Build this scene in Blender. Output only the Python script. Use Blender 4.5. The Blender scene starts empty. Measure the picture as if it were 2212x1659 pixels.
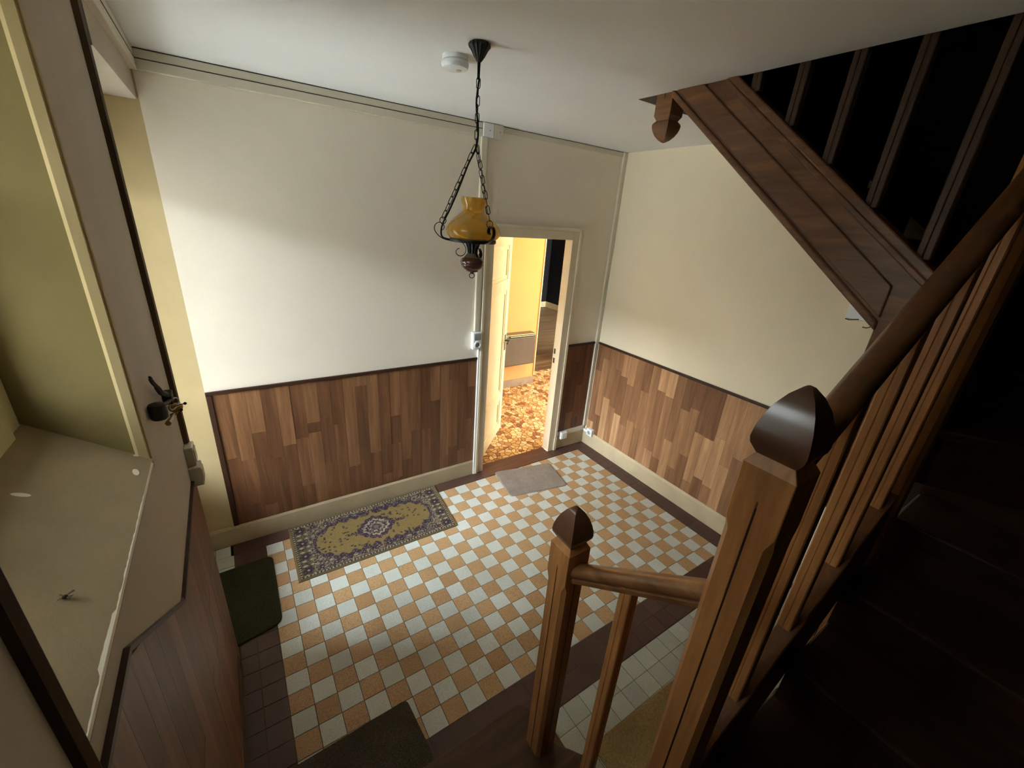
import bpy, bmesh, math, random
from mathutils import Vector, Matrix

random.seed(7)
SC = bpy.context.scene
COL = SC.collection

# ------------------------------------------------------------------ camera
CAM_POS = Vector((-2.73420, -2.65748, 2.16775))
R_RIGHT = Vector((0.83465298, -0.54619982, 0.07085311))
R_DOWN = Vector((-0.14896771, -0.34771941, -0.92568884))
R_FWD = Vector((0.53024808, 0.76207412, -0.37159118))
FPX = 895.05
cam_d = bpy.data.cameras.new('camera')
cam = bpy.data.objects.new('camera', cam_d)
COL.objects.link(cam)
cam.matrix_world = Matrix(((R_RIGHT.x, -R_DOWN.x, -R_FWD.x, CAM_POS.x),
                           (R_RIGHT.y, -R_DOWN.y, -R_FWD.y, CAM_POS.y),
                           (R_RIGHT.z, -R_DOWN.z, -R_FWD.z, CAM_POS.z),
                           (0, 0, 0, 1)))
cam_d.sensor_fit = 'HORIZONTAL'
cam_d.sensor_width = 36.0
cam_d.lens = 36.0 * FPX / 2212.0
cam_d.clip_start = 0.02
cam_d.clip_end = 200
SC.camera = cam


def pix(p):
    v = Vector(p) - CAM_POS
    z = v.dot(R_FWD)
    return 1106 + FPX * v.dot(R_RIGHT) / z, 829.5 + FPX * v.dot(R_DOWN) / z, z


# ------------------------------------------------------------------ world / light
world = bpy.data.worlds.new('overcast_sky')
SC.world = world
world.use_nodes = True
bg = world.node_tree.nodes['Background']
bg.inputs['Color'].default_value = (0.85, 0.92, 1.0, 1)
# CIE overcast sky: three times brighter at the zenith than at the horizon
_wt = world.node_tree
_tc = _wt.nodes.new('ShaderNodeTexCoord')
_sx = _wt.nodes.new('ShaderNodeSeparateXYZ')
_mr = _wt.nodes.new('ShaderNodeMapRange')
_mr.inputs['From Min'].default_value = 0.0
_mr.inputs['From Max'].default_value = 1.0
_mr.inputs['To Min'].default_value = 5.5
_mr.inputs['To Max'].default_value = 11.0
_wt.links.new(_tc.outputs['Generated'], _sx.inputs[0])
_wt.links.new(_sx.outputs['Z'], _mr.inputs['Value'])
_wt.links.new(_mr.outputs[0], bg.inputs['Strength'])
SC.view_settings.view_transform = 'Standard'
SC.view_settings.look = 'None'
SC.view_settings.gamma = 1.0
SC.view_settings.use_curve_mapping = False
SC.view_settings.exposure = 2.98


# low sun behind thin cloud, shining straight in through the front door and the stair window
sun_d = bpy.data.lights.new('hazy_sun', 'SUN')
sun_d.energy = 1.25
sun_d.angle = math.radians(24)
sun_d.color = (0.82, 0.92, 1.0)
sun = bpy.data.objects.new('hazy_sun', sun_d)
COL.objects.link(sun)
_el, _az = math.radians(15.5), math.radians(4.5)
sun.rotation_euler = Vector((math.cos(_el) * math.cos(_az), math.cos(_el) * math.sin(_az), -math.sin(_el))).to_track_quat('-Z', 'Y').to_euler()


def portal(name, loc, rot, sx, sy):
    l = bpy.data.lights.new(name, 'AREA')
    l.shape = 'RECTANGLE'
    l.size = sx
    l.size_y = sy
    l.cycles.is_portal = True
    o = bpy.data.objects.new(name, l)
    COL.objects.link(o)
    o.location = loc
    o.rotation_euler = rot
    return o


# door glazing and stair window face +x (into the hall); next room window faces -x
portal('daylight_door', (-3.40, -0.35, 1.40), (0, -math.pi / 2, 0), 1.7, 0.70)
portal('daylight_window', (-3.40, -1.72, 2.16), (0, -math.pi / 2, 0), 0.95, 0.8)
portal('daylight_room', (3.42, -0.8, 1.43), (0, math.pi / 2, 0), 1.4, 2.3)


# ------------------------------------------------------------------ materials
def lin(c):
    r = []
    for v in c[:3]:
        v = v / 255.0
        r.append(v / 12.92 if v <= 0.04045 else ((v + 0.055) / 1.055) ** 2.4)
    return (r[0], r[1], r[2], 1.0)


class NT:
    def __init__(self, name):
        self.m = bpy.data.materials.new(name)
        self.m.use_nodes = True
        self.t = self.m.node_tree
        self.n = self.t.nodes
        self.bsdf = self.n['Principled BSDF']
        self.out = self.n['Material Output']

    def node(self, typ, **kw):
        n = self.n.new(typ)
        for k, v in kw.items():
            setattr(n, k, v)
        return n

    def link(self, a, b):
        self.t.links.new(a, b)

    def pos(self, scale=(1, 1, 1), rand=True):
        g = self.node('ShaderNodeNewGeometry')
        mp = self.node('ShaderNodeMapping')
        mp.inputs['Scale'].default_value = scale
        if rand:
            oi = self.node('ShaderNodeObjectInfo')
            mu = self.node('ShaderNodeMath', operation='MULTIPLY')
            mu.inputs[1].default_value = 37.0
            self.link(oi.outputs['Random'], mu.inputs[0])
            ad = self.node('ShaderNodeVectorMath', operation='ADD')
            self.link(g.outputs['Position'], ad.inputs[0])
            self.link(mu.outputs[0], ad.inputs[1])
            self.link(ad.outputs[0], mp.inputs['Vector'])
        else:
            self.link(g.outputs['Position'], mp.inputs['Vector'])
        return mp.outputs[0]

    def noise(self, vec, scale, detail=4, rough=0.55, dist=0.0):
        n = self.node('ShaderNodeTexNoise')
        n.inputs['Scale'].default_value = scale
        n.inputs['Detail'].default_value = detail
        n.inputs['Roughness'].default_value = rough
        n.inputs['Distortion'].default_value = dist
        self.link(vec, n.inputs['Vector'])
        return n.outputs['Fac']

    def ramp(self, fac, stops):
        r = self.node('ShaderNodeValToRGB')
        el = r.color_ramp.elements
        el[0].position, el[0].color = stops[0]
        el[1].position, el[1].color = stops[-1]
        for p, c in stops[1:-1]:
            e = el.new(p)
            e.color = c
        self.link(fac, r.inputs[0])
        return r.outputs['Color']

    def mix(self, fac, a, b, mode='MIX'):
        n = self.node('ShaderNodeMix', data_type='RGBA', blend_type=mode)
        for sock, v in ((n.inputs[0], fac), (n.inputs[6], a), (n.inputs[7], b)):
            if hasattr(v, 'is_linked') or hasattr(v, 'links'):
                self.link(v, sock)
            else:
                sock.default_value = v
        return n.outputs[2]

    def bump(self, fac, strength, dist=0.002):
        b = self.node('ShaderNodeBump')
        b.inputs['Strength'].default_value = strength
        b.inputs['Distance'].default_value = dist
        self.link(fac, b.inputs['Height'])
        self.link(b.outputs['Normal'], self.bsdf.inputs['Normal'])

    def base(self, c):
        if isinstance(c, tuple):
            self.bsdf.inputs['Base Color'].default_value = c
        else:
            self.link(c, self.bsdf.inputs['Base Color'])

    def set(self, rough=0.6, metal=0.0, spec=0.5, coat=0.0):
        self.bsdf.inputs['Roughness'].default_value = rough
        self.bsdf.inputs['Metallic'].default_value = metal
        self.bsdf.inputs['Specular IOR Level'].default_value = spec
        self.bsdf.inputs['Coat Weight'].default_value = coat
        self.bsdf.inputs['Coat Roughness'].default_value = 0.2
        return self.m


def plaster(name, c, var=0.06, blotch=1.5, rough=0.75, fine=90, bump=0.15, spec=0.3):
    t = NT(name)
    p = t.pos(rand=False)
    f = t.noise(p, blotch, 5, 0.6)
    cl = lin(c)
    d = tuple(v * (1 - var * 2) for v in cl[:3]) + (1,)
    l = tuple(min(1, v * (1 + var)) for v in cl[:3]) + (1,)
    t.base(t.ramp(f, [(0.3, d), (0.7, l)]))
    t.bump(t.noise(p, fine, 4, 0.6), bump, 0.003)
    return t.set(rough, spec=spec)


def plain(name, c, rough=0.5, metal=0.0, spec=0.5, coat=0.0, var=0.05, sc=14):
    t = NT(name)
    f = t.noise(t.pos(), sc, 3)
    cl = lin(c)
    d = tuple(v * (1 - var) for v in cl[:3]) + (1,)
    l = tuple(min(1, v * (1 + var)) for v in cl[:3]) + (1,)
    t.base(t.ramp(f, [(0.3, d), (0.7, l)]))
    return t.set(rough, metal, spec, coat)


def wood(name, dark, light, axis='z', rough=0.45, spec=0.4, coat=0.0, sc=26, bump=0.12, stretch=0.06):
    t = NT(name)
    s = [1, 1, 1]
    s['xyz'.index(axis)] = stretch
    p = t.pos(tuple(s))
    f = t.noise(p, sc, 5, 0.6, 0.6)
    f2 = t.noise(p, sc * 5, 3, 0.6)
    a = t.ramp(f, [(0.30, lin(dark)), (0.52, lin([(x + y) / 2 for x, y in zip(dark, light)])), (0.72, lin(light))])
    b = t.ramp(f2, [(0.3, (0.62, 0.6, 0.58, 1)), (0.65, (1, 1, 1, 1))])
    t.base(t.mix(0.55, a, b, 'MULTIPLY'))
    t.bump(f2, bump, 0.001)
    return t.set(rough, spec=spec, coat=coat)


def speckle(name, c, c2, hue=(1, 1, 1), rough=0.42, sc=260):
    t = NT(name)
    p = t.pos()
    f = t.noise(p, sc, 3, 0.7)
    a = t.ramp(f, [(0.36, lin(c2)), (0.55, lin(c))])
    oi = t.node('ShaderNodeObjectInfo')
    v = t.ramp(oi.outputs['Random'], [(0.0, (0.86 * hue[0], 0.86 * hue[1], 0.84 * hue[2], 1)), (1.0, (1.05, 1.05, 1.04, 1))])
    g = t.noise(t.pos((1, 1, 1), False), 3.0, 4, 0.6)
    dirt = t.ramp(g, [(0.3, (0.86, 0.84, 0.8, 1)), (0.65, (1, 1, 1, 1))])
    t.base(t.mix(1.0, t.mix(1.0, a, v, 'MULTIPLY'), dirt, 'MULTIPLY'))
    t.bump(f, 0.05, 0.001)
    return t.set(rough, spec=0.4)


def pile(name, c, c2, sc=180, big=6):
    t = NT(name)
    p = t.pos(rand=False)
    f = t.noise(p, sc, 3, 0.7)
    g = t.noise(p, big, 4, 0.6)
    a = t.ramp(f, [(0.35, lin(c2)), (0.65, lin(c))])
    b = t.ramp(g, [(0.3, (0.78, 0.78, 0.76, 1)), (0.7, (1.0, 1.0, 1.0, 1))])
    t.base(t.mix(1.0, a, b, 'MULTIPLY'))
    t.bump(f, 0.8, 0.006)
    return t.set(0.95, spec=0.1)


def facing(t, lo=0.035, hi=0.8):
    lw = t.node('ShaderNodeLayerWeight')
    pw = t.node('ShaderNodeMath', operation='POWER')
    pw.inputs[1].default_value = 4.5
    t.link(lw.outputs['Facing'], pw.inputs[0])
    mr = t.node('ShaderNodeMapRange')
    mr.inputs['To Min'].default_value = lo
    mr.inputs['To Max'].default_value = hi
    t.link(pw.outputs[0], mr.inputs['Value'])
    return mr.outputs[0]


def glass(name, tint=(0.97, 0.98, 0.98, 1)):
    t = NT(name)
    tr = t.node('ShaderNodeBsdfTransparent')
    tr.inputs[0].default_value = tint
    gl = t.node('ShaderNodeBsdfGlossy')
    gl.inputs['Roughness'].default_value = 0.02
    mx = t.node('ShaderNodeMixShader')
    t.link(facing(t), mx.inputs[0])
    t.link(tr.outputs[0], mx.inputs[1])
    t.link(gl.outputs[0], mx.inputs[2])
    t.link(mx.outputs[0], t.out.inputs['Surface'])
    return t.m


M = {}
M['wall'] = plaster('cream_wall_paint', (243, 233, 214), 0.03, 1.2)
M['wall_r'] = plaster('warm_cream_wall_paint', (246, 232, 202), 0.03, 1.2)
M['wall_old'] = plaster('old_ochre_plaster', (205, 184, 138), 0.06, 2.2)
M['pier'] = plaster('old_beige_plaster', (192, 182, 162), 0.05, 2.0)
M['jamb'] = plaster('old_olive_plaster', (142, 126, 82), 0.07, 3.0)
M['sill'] = plaster('sill_plaster', (158, 141, 112), 0.09, 4.0, bump=0.25)
M['ceiling'] = plaster('ceiling_paint', (234, 236, 234), 0.03, 0.9)
M['dark_wall'] = plaster('dark_stairwell_wall', (44, 33, 25), 0.12, 2.0)
M['chip'] = plain('bare_white_plaster', (236, 228, 210), 0.9)
M['grout'] = plaster('grout', (98, 74, 50), 0.1, 12, bump=0.3)
M['tile_w'] = speckle('white_stoneware', (220, 224, 217), (184, 190, 184))
M['tile_o'] = speckle('orange_stoneware', (204, 168, 122), (150, 114, 76), (1.0, 0.94, 0.92))
M['tile_b'] = speckle('brown_stoneware', (92, 66, 58), (72, 50, 44))
M['tile_g'] = speckle('grey_white_stoneware', (206, 211, 202), (182, 188, 178))
M['base'] = plaster('beige_baseboard_paint', (196, 178, 144), 0.08, 5, rough=0.6)
M['trim'] = wood('dark_wainscot_trim', (48, 30, 20), (84, 54, 36), 'z', sc=20)
M['trim_h'] = wood('dark_wainscot_cap', (48, 30, 20), (80, 52, 36), 'x', sc=20)
M['bead'] = wood('brown_corner_bead', (72, 54, 36), (112, 86, 58), 'z', sc=20)
PL = [((82, 52, 34), (120, 80, 54)), ((98, 65, 43), (138, 96, 65)), ((112, 76, 50), (156, 110, 76)),
      ((126, 88, 59), (172, 124, 86)), ((142, 100, 68), (190, 142, 100)),
      ((158, 114, 78), (206, 158, 114)), ((176, 130, 90), (222, 176, 130))]
for i, (a, b) in enumerate(PL):
    M['plank%d' % i] = wood('laminate_tone_%d' % i, a, b, 'z', 0.42, 0.4, sc=22, bump=0.05)
M['casing'] = plain('cream_gloss_paint', (226, 212, 184), 0.35, var=0.03)
M['leaf'] = plain('pale_yellow_paint', (236, 220, 172), 0.4, var=0.04, sc=6)
M['leaf_groove'] = plain('panel_shadow_groove', (120, 92, 56), 0.6)
M['plastic'] = plain('white_plastic', (236, 238, 236), 0.35, var=0.01)
M['plastic_g'] = plain('grey_plastic', (150, 152, 152), 0.4, var=0.02)
M['trunk'] = plain('ivory_trunking', (222, 214, 192), 0.4, var=0.02)
M['seam'] = plain('dark_seam', (70, 60, 46), 0.8)
M['iron'] = plain('black_iron', (34, 32, 32), 0.42, 0.6, var=0.15)
M['vase'] = plain('brown_glazed_wood', (84, 50, 42), 0.25, coat=0.5, var=0.2)
M['brass'] = plain('aged_brass', (150, 118, 60), 0.4, 0.9, var=0.15)
M['steel'] = plain('steel', (150, 150, 148), 0.35, 0.9)
M['rubber'] = plain('black_leather', (22, 20, 22), 0.6)
M['braid'] = plain('dark_braid', (50, 38, 32), 0.8)
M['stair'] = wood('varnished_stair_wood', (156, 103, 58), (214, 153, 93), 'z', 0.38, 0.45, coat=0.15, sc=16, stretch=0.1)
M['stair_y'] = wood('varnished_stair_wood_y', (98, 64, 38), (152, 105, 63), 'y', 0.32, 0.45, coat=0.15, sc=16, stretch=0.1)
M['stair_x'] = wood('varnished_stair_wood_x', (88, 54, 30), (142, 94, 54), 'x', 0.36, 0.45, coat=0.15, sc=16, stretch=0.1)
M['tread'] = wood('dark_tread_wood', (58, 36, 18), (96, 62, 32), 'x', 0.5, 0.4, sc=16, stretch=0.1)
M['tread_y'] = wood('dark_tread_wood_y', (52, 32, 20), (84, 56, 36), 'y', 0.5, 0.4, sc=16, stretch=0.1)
M['stair_shaded'] = wood('shaded_stair_wood', (62, 44, 32), (104, 76, 56), 'z', 0.4, 0.4, sc=16, stretch=0.1)  # stair wood copy, darkened for the shade on the upper-flight balusters
M['groove'] = plain('dark_red_groove', (44, 10, 6), 0.6)
M['cap'] = plain('blackened_finial_varnish', (98, 66, 46), 0.28, coat=0.8, var=0.2)
M['mat_grey'] = pile('grey_mat_pile', (176, 164, 152), (142, 132, 122))
M['mat_green'] = pile('dark_green_mat_pile', (74, 74, 52), (40, 42, 30))
M['mat_dark'] = pile('dark_taupe_mat_pile', (104, 96, 84), (72, 66, 58))
M['mat_tan'] = pile('tan_mat_pile', (176, 152, 104), (146, 124, 84), 120, 5)
M['thresh'] = wood('threshold_wood', (88, 56, 42), (116, 78, 58), 'x', 0.5)
M['room_wall'] = plaster('amber_wallpaper', (226, 168, 98), 0.04, 1.2)
M['room_trim'] = plain('yellow_cream_trim', (244, 226, 160), 0.5)
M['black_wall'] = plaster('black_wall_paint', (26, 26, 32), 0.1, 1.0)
M['pale_base'] = plain('pale_green_white_paint', (222, 214, 168), 0.5)
M['room_wood'] = wood('grey_brown_floorboard', (96, 74, 48), (170, 136, 92), 'x', 0.4, sc=12, stretch=0.08)
M['rad'] = plain('grey_radiator_enamel', (104, 97, 80), 0.35, 0.3)
M['rad_slot'] = plain('radiator_slot', (60, 56, 48), 0.6)
M['stone'] = plaster('grey_stone_skirting', (158, 140, 112), 0.12, 8)
M['paving_grout'] = plaster('brown_paving_grout', (120, 76, 44), 0.12, 12)
for i, c in enumerate([(226, 190, 132), (206, 164, 104), (236, 206, 154), (186, 138, 84), (150, 98, 58)]):
    M['paving%d' % i] = plain('broken_tile_%d' % i, c, 0.4, var=0.1, sc=30)
M['glass'] = glass('window_glass')
M['glass_dim'] = glass('dimmed_window_glass', (0.40, 0.40, 0.38, 1))  # tint added to hold back daylight from the stair window
M['bulb'] = plain('bulb_white_glass', (235, 230, 215), 0.2)
M['insect'] = plain('insect_brown', (40, 28, 18), 0.7)
M['outside'] = plaster('outside_render', (128, 126, 120), 0.05, 0.8)
M['ground'] = plaster('outside_gravel', (150, 148, 142), 0.06, 6)

# amber glass shade: tinted see-through body with clear reflections
_t = NT('amber_glass')
_tr = _t.node('ShaderNodeBsdfTransparent')
_tr.inputs[0].default_value = (0.93, 0.80, 0.44, 1)
_df = _t.node('ShaderNodeBsdfTranslucent')
_df.inputs[0].default_value = (0.85, 0.62, 0.18, 1)
_d2 = _t.node('ShaderNodeBsdfDiffuse')
_d2.inputs[0].default_value = (0.72, 0.50, 0.14, 1)
_ad = _t.node('ShaderNodeMixShader')
_ad.inputs[0].default_value = 0.5
_t.link(_df.outputs[0], _ad.inputs[1])
_t.link(_d2.outputs[0], _ad.inputs[2])
_mx = _t.node('ShaderNodeMixShader')
_mx.inputs[0].default_value = 0.34
_t.link(_tr.outputs[0], _mx.inputs[1])
_t.link(_ad.outputs[0], _mx.inputs[2])
_gl = _t.node('ShaderNodeBsdfGlossy')
_gl.inputs['Roughness'].default_value = 0.04
_m2 = _t.node('ShaderNodeMixShader')
_t.link(facing(_t), _m2.inputs[0])
_t.link(_mx.outputs[0], _m2.inputs[1])
_t.link(_gl.outputs[0], _m2.inputs[2])
_t.link(_m2.outputs[0], _t.out.inputs['Surface'])
M['amber'] = _t.m

# ------------------------------------------------------------------ mesh helpers
ORG = {}


def org(o):
    return ORG.get(o.name, Vector((0, 0, 0))) if o else Vector((0, 0, 0))


def box(x0, x1, y0, y1, z0, z1):
    x0, x1 = sorted((x0, x1))
    y0, y1 = sorted((y0, y1))
    z0, z1 = sorted((z0, z1))
    v = [(x0, y0, z0), (x1, y0, z0), (x1, y1, z0), (x0, y1, z0), (x0, y0, z1), (x1, y0, z1), (x1, y1, z1), (x0, y1, z1)]
    f = [(0, 3, 2, 1), (4, 5, 6, 7), (0, 1, 5, 4), (1, 2, 6, 5), (2, 3, 7, 6), (3, 0, 4, 7)]
    return v, f


def prism(poly, axis, a, b):
    """poly of 2d points; axis: extrusion axis. 2d = remaining axes in xyz order."""
    n = len(poly)

    def mk(p, t):
        if axis == 'x':
            return (t, p[0], p[1])
        if axis == 'y':
            return (p[0], t, p[1])
        return (p[0], p[1], t)
    v = [mk(p, a) for p in poly] + [mk(p, b) for p in poly]
    f = [tuple(range(n)), tuple(range(2 * n - 1, n - 1, -1))]
    f += [(i, i + n, (i + 1) % n + n, (i + 1) % n) for i in range(n)]
    return v, f


def rings(rs, closed_ends=True, loop=False):
    n = len(rs[0])
    v = [p for r in rs for p in r]
    f = []
    m = len(rs)
    for k in range(m if loop else m - 1):
        k2 = (k + 1) % m
        for i in range(n):
            j = (i + 1) % n
            f.append((k * n + i, k * n + j, k2 * n + j, k2 * n + i))
    if closed_ends and not loop:
        f.append(tuple(range(n - 1, -1, -1)))
        f.append(tuple(range((m - 1) * n, m * n)))
    return v, f


def lathe(prof, c, n=24, flute=0, amp=0.0):
    rs = []
    for r, z in prof:
        ring = []
        for i in range(n):
            a = 2 * math.pi * i / n
            rr = r
            if flute:
                rr = r * (1 + amp * math.cos(flute * a))
            ring.append((c[0] + rr * math.cos(a), c[1] + rr * math.sin(a), z))
        rs.append(ring)
    return rings(rs)


def tube(path, rad, n=8, closed=False):
    pts = [Vector(p) for p in path]
    m = len(pts)
    rs = []
    up = None
    for i in range(m):
        if closed:
            t = pts[(i + 1) % m] - pts[i - 1]
        else:
            t = pts[min(i + 1, m - 1)] - pts[max(i - 1, 0)]
        t.normalize()
        if up is None:
            up = Vector((0, 0, 1)) if abs(t.z) < 0.9 else Vector((1, 0, 0))
        s = t.cross(up)
        if s.length < 1e-5:
            s = t.cross(Vector((0.3, 1, 0.2)))
        s.normalize()
        u = s.cross(t).normalized()
        up = u
        r = rad[i] if isinstance(rad, (list, tuple)) else rad
        rs.append([tuple(pts[i] + s * (r * math.cos(2 * math.pi * k / n)) + u * (r * math.sin(2 * math.pi * k / n))) for k in range(n)])
    return rings(rs, True, closed)


def sweep(prof, a, b, side, up):
    """profile (s,u) extruded from a to b"""
    a, b, side, up = Vector(a), Vector(b), Vector(side), Vector(up)
    return rings([[tuple(p + side * s + up * u) for s, u in prof] for p in (a, b)])


def ribbon(path, o, d, w, th):
    """flat strap following a path of (r,z) along horizontal direction d from o"""
    d = Vector((d[0], d[1], 0)).normalized()
    s = Vector((-d.y, d.x, 0))
    o = Vector((o[0], o[1], 0))
    rs = []
    m = len(path)
    for i in range(m):
        p, q = path[max(i - 1, 0)], path[min(i + 1, m - 1)]
        tx, tz = q[0] - p[0], q[1] - p[1]
        l = math.hypot(tx, tz) or 1
        nx, nz = -tz / l, tx / l
        c = o + d * path[i][0] + Vector((0, 0, path[i][1]))
        nv = (d * nx + Vector((0, 0, nz))) * (th / 2)
        rs.append([tuple(c + nv + s * w / 2), tuple(c + nv - s * w / 2), tuple(c - nv - s * w / 2), tuple(c - nv + s * w / 2)])
    return rings(rs)


def merge(*parts):
    V, F = [], []
    for v, f in parts:
        o = len(V)
        V += list(v)
        F += [tuple(i + o for i in q) for q in f]
    return V, F


def mesh(name, vf, mat, smooth=False, ang=35):
    me = bpy.data.meshes.new(name)
    me.from_pydata([tuple(v) for v in vf[0]], [], vf[1])
    bm = bmesh.new()
    bm.from_mesh(me)
    bmesh.ops.recalc_face_normals(bm, faces=bm.faces)
    if smooth:
        for f in bm.faces:
            f.smooth = True
        for e in bm.edges:
            if len(e.link_faces) == 2:
                e.smooth = e.calc_face_angle(0) < math.radians(ang)
    bm.to_mesh(me)
    bm.free()
    if mat:
        me.materials.append(M[mat] if isinstance(mat, str) else mat)
    return me


def bevel(o, w=0.003, seg=2):
    m = o.modifiers.new('bevel', 'BEVEL')
    m.width = w
    m.segments = seg
    m.limit_method = 'ANGLE'
    m.angle_limit = math.radians(40)
    return o


def obj(name, vf, mat, parent=None, smooth=False, bev=0.0, ang=35):
    base = org(parent)
    v = [(p[0] - base.x, p[1] - base.y, p[2] - base.z) for p in vf[0]]
    o = bpy.data.objects.new(name, mesh(name, (v, vf[1]), mat, smooth, ang))
    COL.objects.link(o)
    if parent:
        o.parent = parent
    ORG[o.name] = base.copy()
    if bev:
        bevel(o, bev)
    return o


def inst(name, me, loc, parent, scale=None, rot=None):
    o = bpy.data.objects.new(name, me)
    COL.objects.link(o)
    if parent:
        o.parent = parent
    o.location = Vector(loc) - org(parent)
    if scale:
        o.scale = scale
    if rot:
        o.rotation_euler = rot
    return o


def struct(name, vf, mat, bev=0.0, smooth=False, parent=None):
    o = obj(name, vf, mat, parent, smooth, bev)
    if not parent:
        o['kind'] = 'structure'
    return o


def thing(name, label, cat, loc=(0, 0, 0), group=None):
    o = bpy.data.objects.new(name, None)
    o.empty_display_size = 0.05
    COL.objects.link(o)
    o.location = loc
    ORG[o.name] = Vector(loc)
    return tag(o, label, cat, group)


def tag(o, label, cat, group=None):
    o['label'] = label
    o['category'] = cat
    if group:
        o['group'] = group
    return o


# ------------------------------------------------------------------ dimensions
XL, XR = -2.985, 0.18          # hall left / right wall faces
YB, YF = 0.121, -3.45          # back / front wall faces
ZC = 2.735
ZU = 5.1
DX0, DX1, DZ = -1.065, -0.31, 2.03

# ------------------------------------------------------------------ structure
fl = struct('floor', box(-3.5, XR + 0.02, YF, YB, -0.10, -0.0022), 'grout')
wb = struct('wall_back', merge(box(-2.955, DX0 - 0.02, YB, YB + 0.07, -0.1, ZC),
                               box(DX1 + 0.02, XR, YB, YB + 0.07, -0.1, ZC),
                               box(DX0 - 0.02, DX1 + 0.02, YB, YB + 0.07, DZ + 0.02, ZC)), 'wall')
wr = struct('wall_right', box(XR, XR + 0.12, YF, YB + 0.07, -0.1, ZC), 'wall_r')
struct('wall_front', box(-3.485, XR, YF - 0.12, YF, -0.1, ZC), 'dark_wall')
struct('ceiling', merge(box(-3.485, -0.975, YF, YB + 0.07, ZC, ZC + 0.25),
                        box(-0.975, XR, -1.0, YB + 0.07, ZC, ZC + 0.25)), 'ceiling')
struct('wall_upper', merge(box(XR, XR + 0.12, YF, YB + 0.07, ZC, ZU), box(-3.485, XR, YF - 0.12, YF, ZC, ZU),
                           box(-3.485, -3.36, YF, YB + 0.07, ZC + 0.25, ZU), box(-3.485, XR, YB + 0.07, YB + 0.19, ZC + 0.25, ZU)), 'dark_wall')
struct('wall_right_stair', prism([(-1.0, 2.98), (-1.0, ZC + 0.3), (YF, ZC + 0.3), (YF, 0.0), (-2.22, 0.0), (-2.22, 2.05)], 'x', XR - 0.008, XR - 0.0005), 'dark_wall')  # dark sheet over the right wall along the stair
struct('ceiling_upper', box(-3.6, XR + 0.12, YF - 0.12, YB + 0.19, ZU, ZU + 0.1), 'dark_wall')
PY0, PY1 = -1.32, -0.76         # pier between window niche and front door
NY = -2.13                      # near corner of the niche
wl = struct('wall_left', box(-3.485, XL, PY0, PY1, -0.1, ZC), 'pier')
struct('wall_left_near', box(-3.485, XL, YF, NY, -0.1, ZC), 'pier')
struct('wall_left_over_door', box(-3.485, XL + 0.022, PY1, YB, 2.54, ZC), 'pier')
struct('wall_left_over_window', box(-3.485, XL, NY, PY0, 2.64, ZC), 'pier')
struct('wall_left_apron', prism([(XL, -0.1), (XL, 1.485), (-3.30, 1.72), (-3.485, 1.72), (-3.485, -0.1)], 'y', NY, PY0), 'pier')
struct('wall_recess', box(-3.485, -2.955, YB, YB + 0.07, -0.1, ZC), 'wall_old')
struct('wall_window_jamb', box(-3.30, XL + 0.0, PY0 - 0.012, PY0, 1.46, 2.64), 'jamb')
struct('trim_1', prism([(XL - 0.002, 1.472), (XL + 0.004, 1.482), (XL + 0.002, 1.4895), (-3.30, 1.7245), (-3.30, 1.70)], 'y', NY, PY0 - 0.012), 'sill')
# softened lighter arris of the jamb
struct('trim_2', prism([(XL - 0.03, PY0 - 0.012), (XL - 0.022, PY0 - 0.02), (XL - 0.004, PY0 - 0.016), (XL + 0.0015, PY0 - 0.004), (XL, PY0)], 'z', 1.485, 2.64), 'wall_old', smooth=True)
# brown corner beads
struct('trim_3', prism([(XL, PY1 - 0.018), (XL + 0.015, PY1 - 0.014), (XL + 0.019, PY1 - 0.004), (XL + 0.012, PY1 + 0.006), (XL, PY1 + 0.008)], 'z', 1.245, ZC - 0.085), 'bead', smooth=True)
struct('trim_4', prism([(XL, NY + 0.018), (XL + 0.012, NY + 0.014), (XL + 0.016, NY + 0.004), (XL + 0.010, NY - 0.006), (XL, NY - 0.008)], 'z', 1.44, ZC - 0.085), 'bead', smooth=True)

# outside: ground and the building over the way that cuts off the low sky
struct('floor_outside', box(-30, -3.49, -20, 20, -0.3, -0.12), 'ground')
struct('wall_outside', box(-13, -12, -20, 20, -0.12, 4.2), 'outside')
struct('floor_outside_garden', box(3.6, 30, -20, 20, -0.3, -0.12), 'ground')

# unseen baffle added in front of the door: roof and cheek walls keep the high and the sideways sky off the glass
struct('wall_sky_baffle', merge(box(-4.7, -3.49, -1.02, -0.86, -0.12, 2.8), box(-4.7, -3.49, 0.2, 0.36, -0.12, 2.8)), 'outside')
struct('ceiling_sky_baffle', box(-4.75, -3.49, -1.1, 0.44, 2.8, 2.9), 'outside')

# ------------------------------------------------------------------ floor tiles
TW = 0.0974


def tile_mesh(name, mat, w, d):
    b = 0.0012
    hw, hd = w / 2, d / 2
    v = [(-hw, -hd, -0.006), (hw, -hd, -0.006), (hw, hd, -0.006), (-hw, hd, -0.006),
         (-hw, -hd, -0.0008), (hw, -hd, -0.0008), (hw, hd, -0.0008), (-hw, hd, -0.0008),
         (-hw + b, -hd + b, 0), (hw - b, -hd + b, 0), (hw - b, hd - b, 0), (-hw + b, hd - b, 0)]
    f = [(0, 1, 5, 4), (1, 2, 6, 5), (2, 3, 7, 6), (3, 0, 4, 7), (4, 5, 9, 8), (5, 6, 10, 9), (6, 7, 11, 10), (7, 4, 8, 11), (8, 9, 10, 11)]
    return mesh(name, (v, f), mat)


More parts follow.
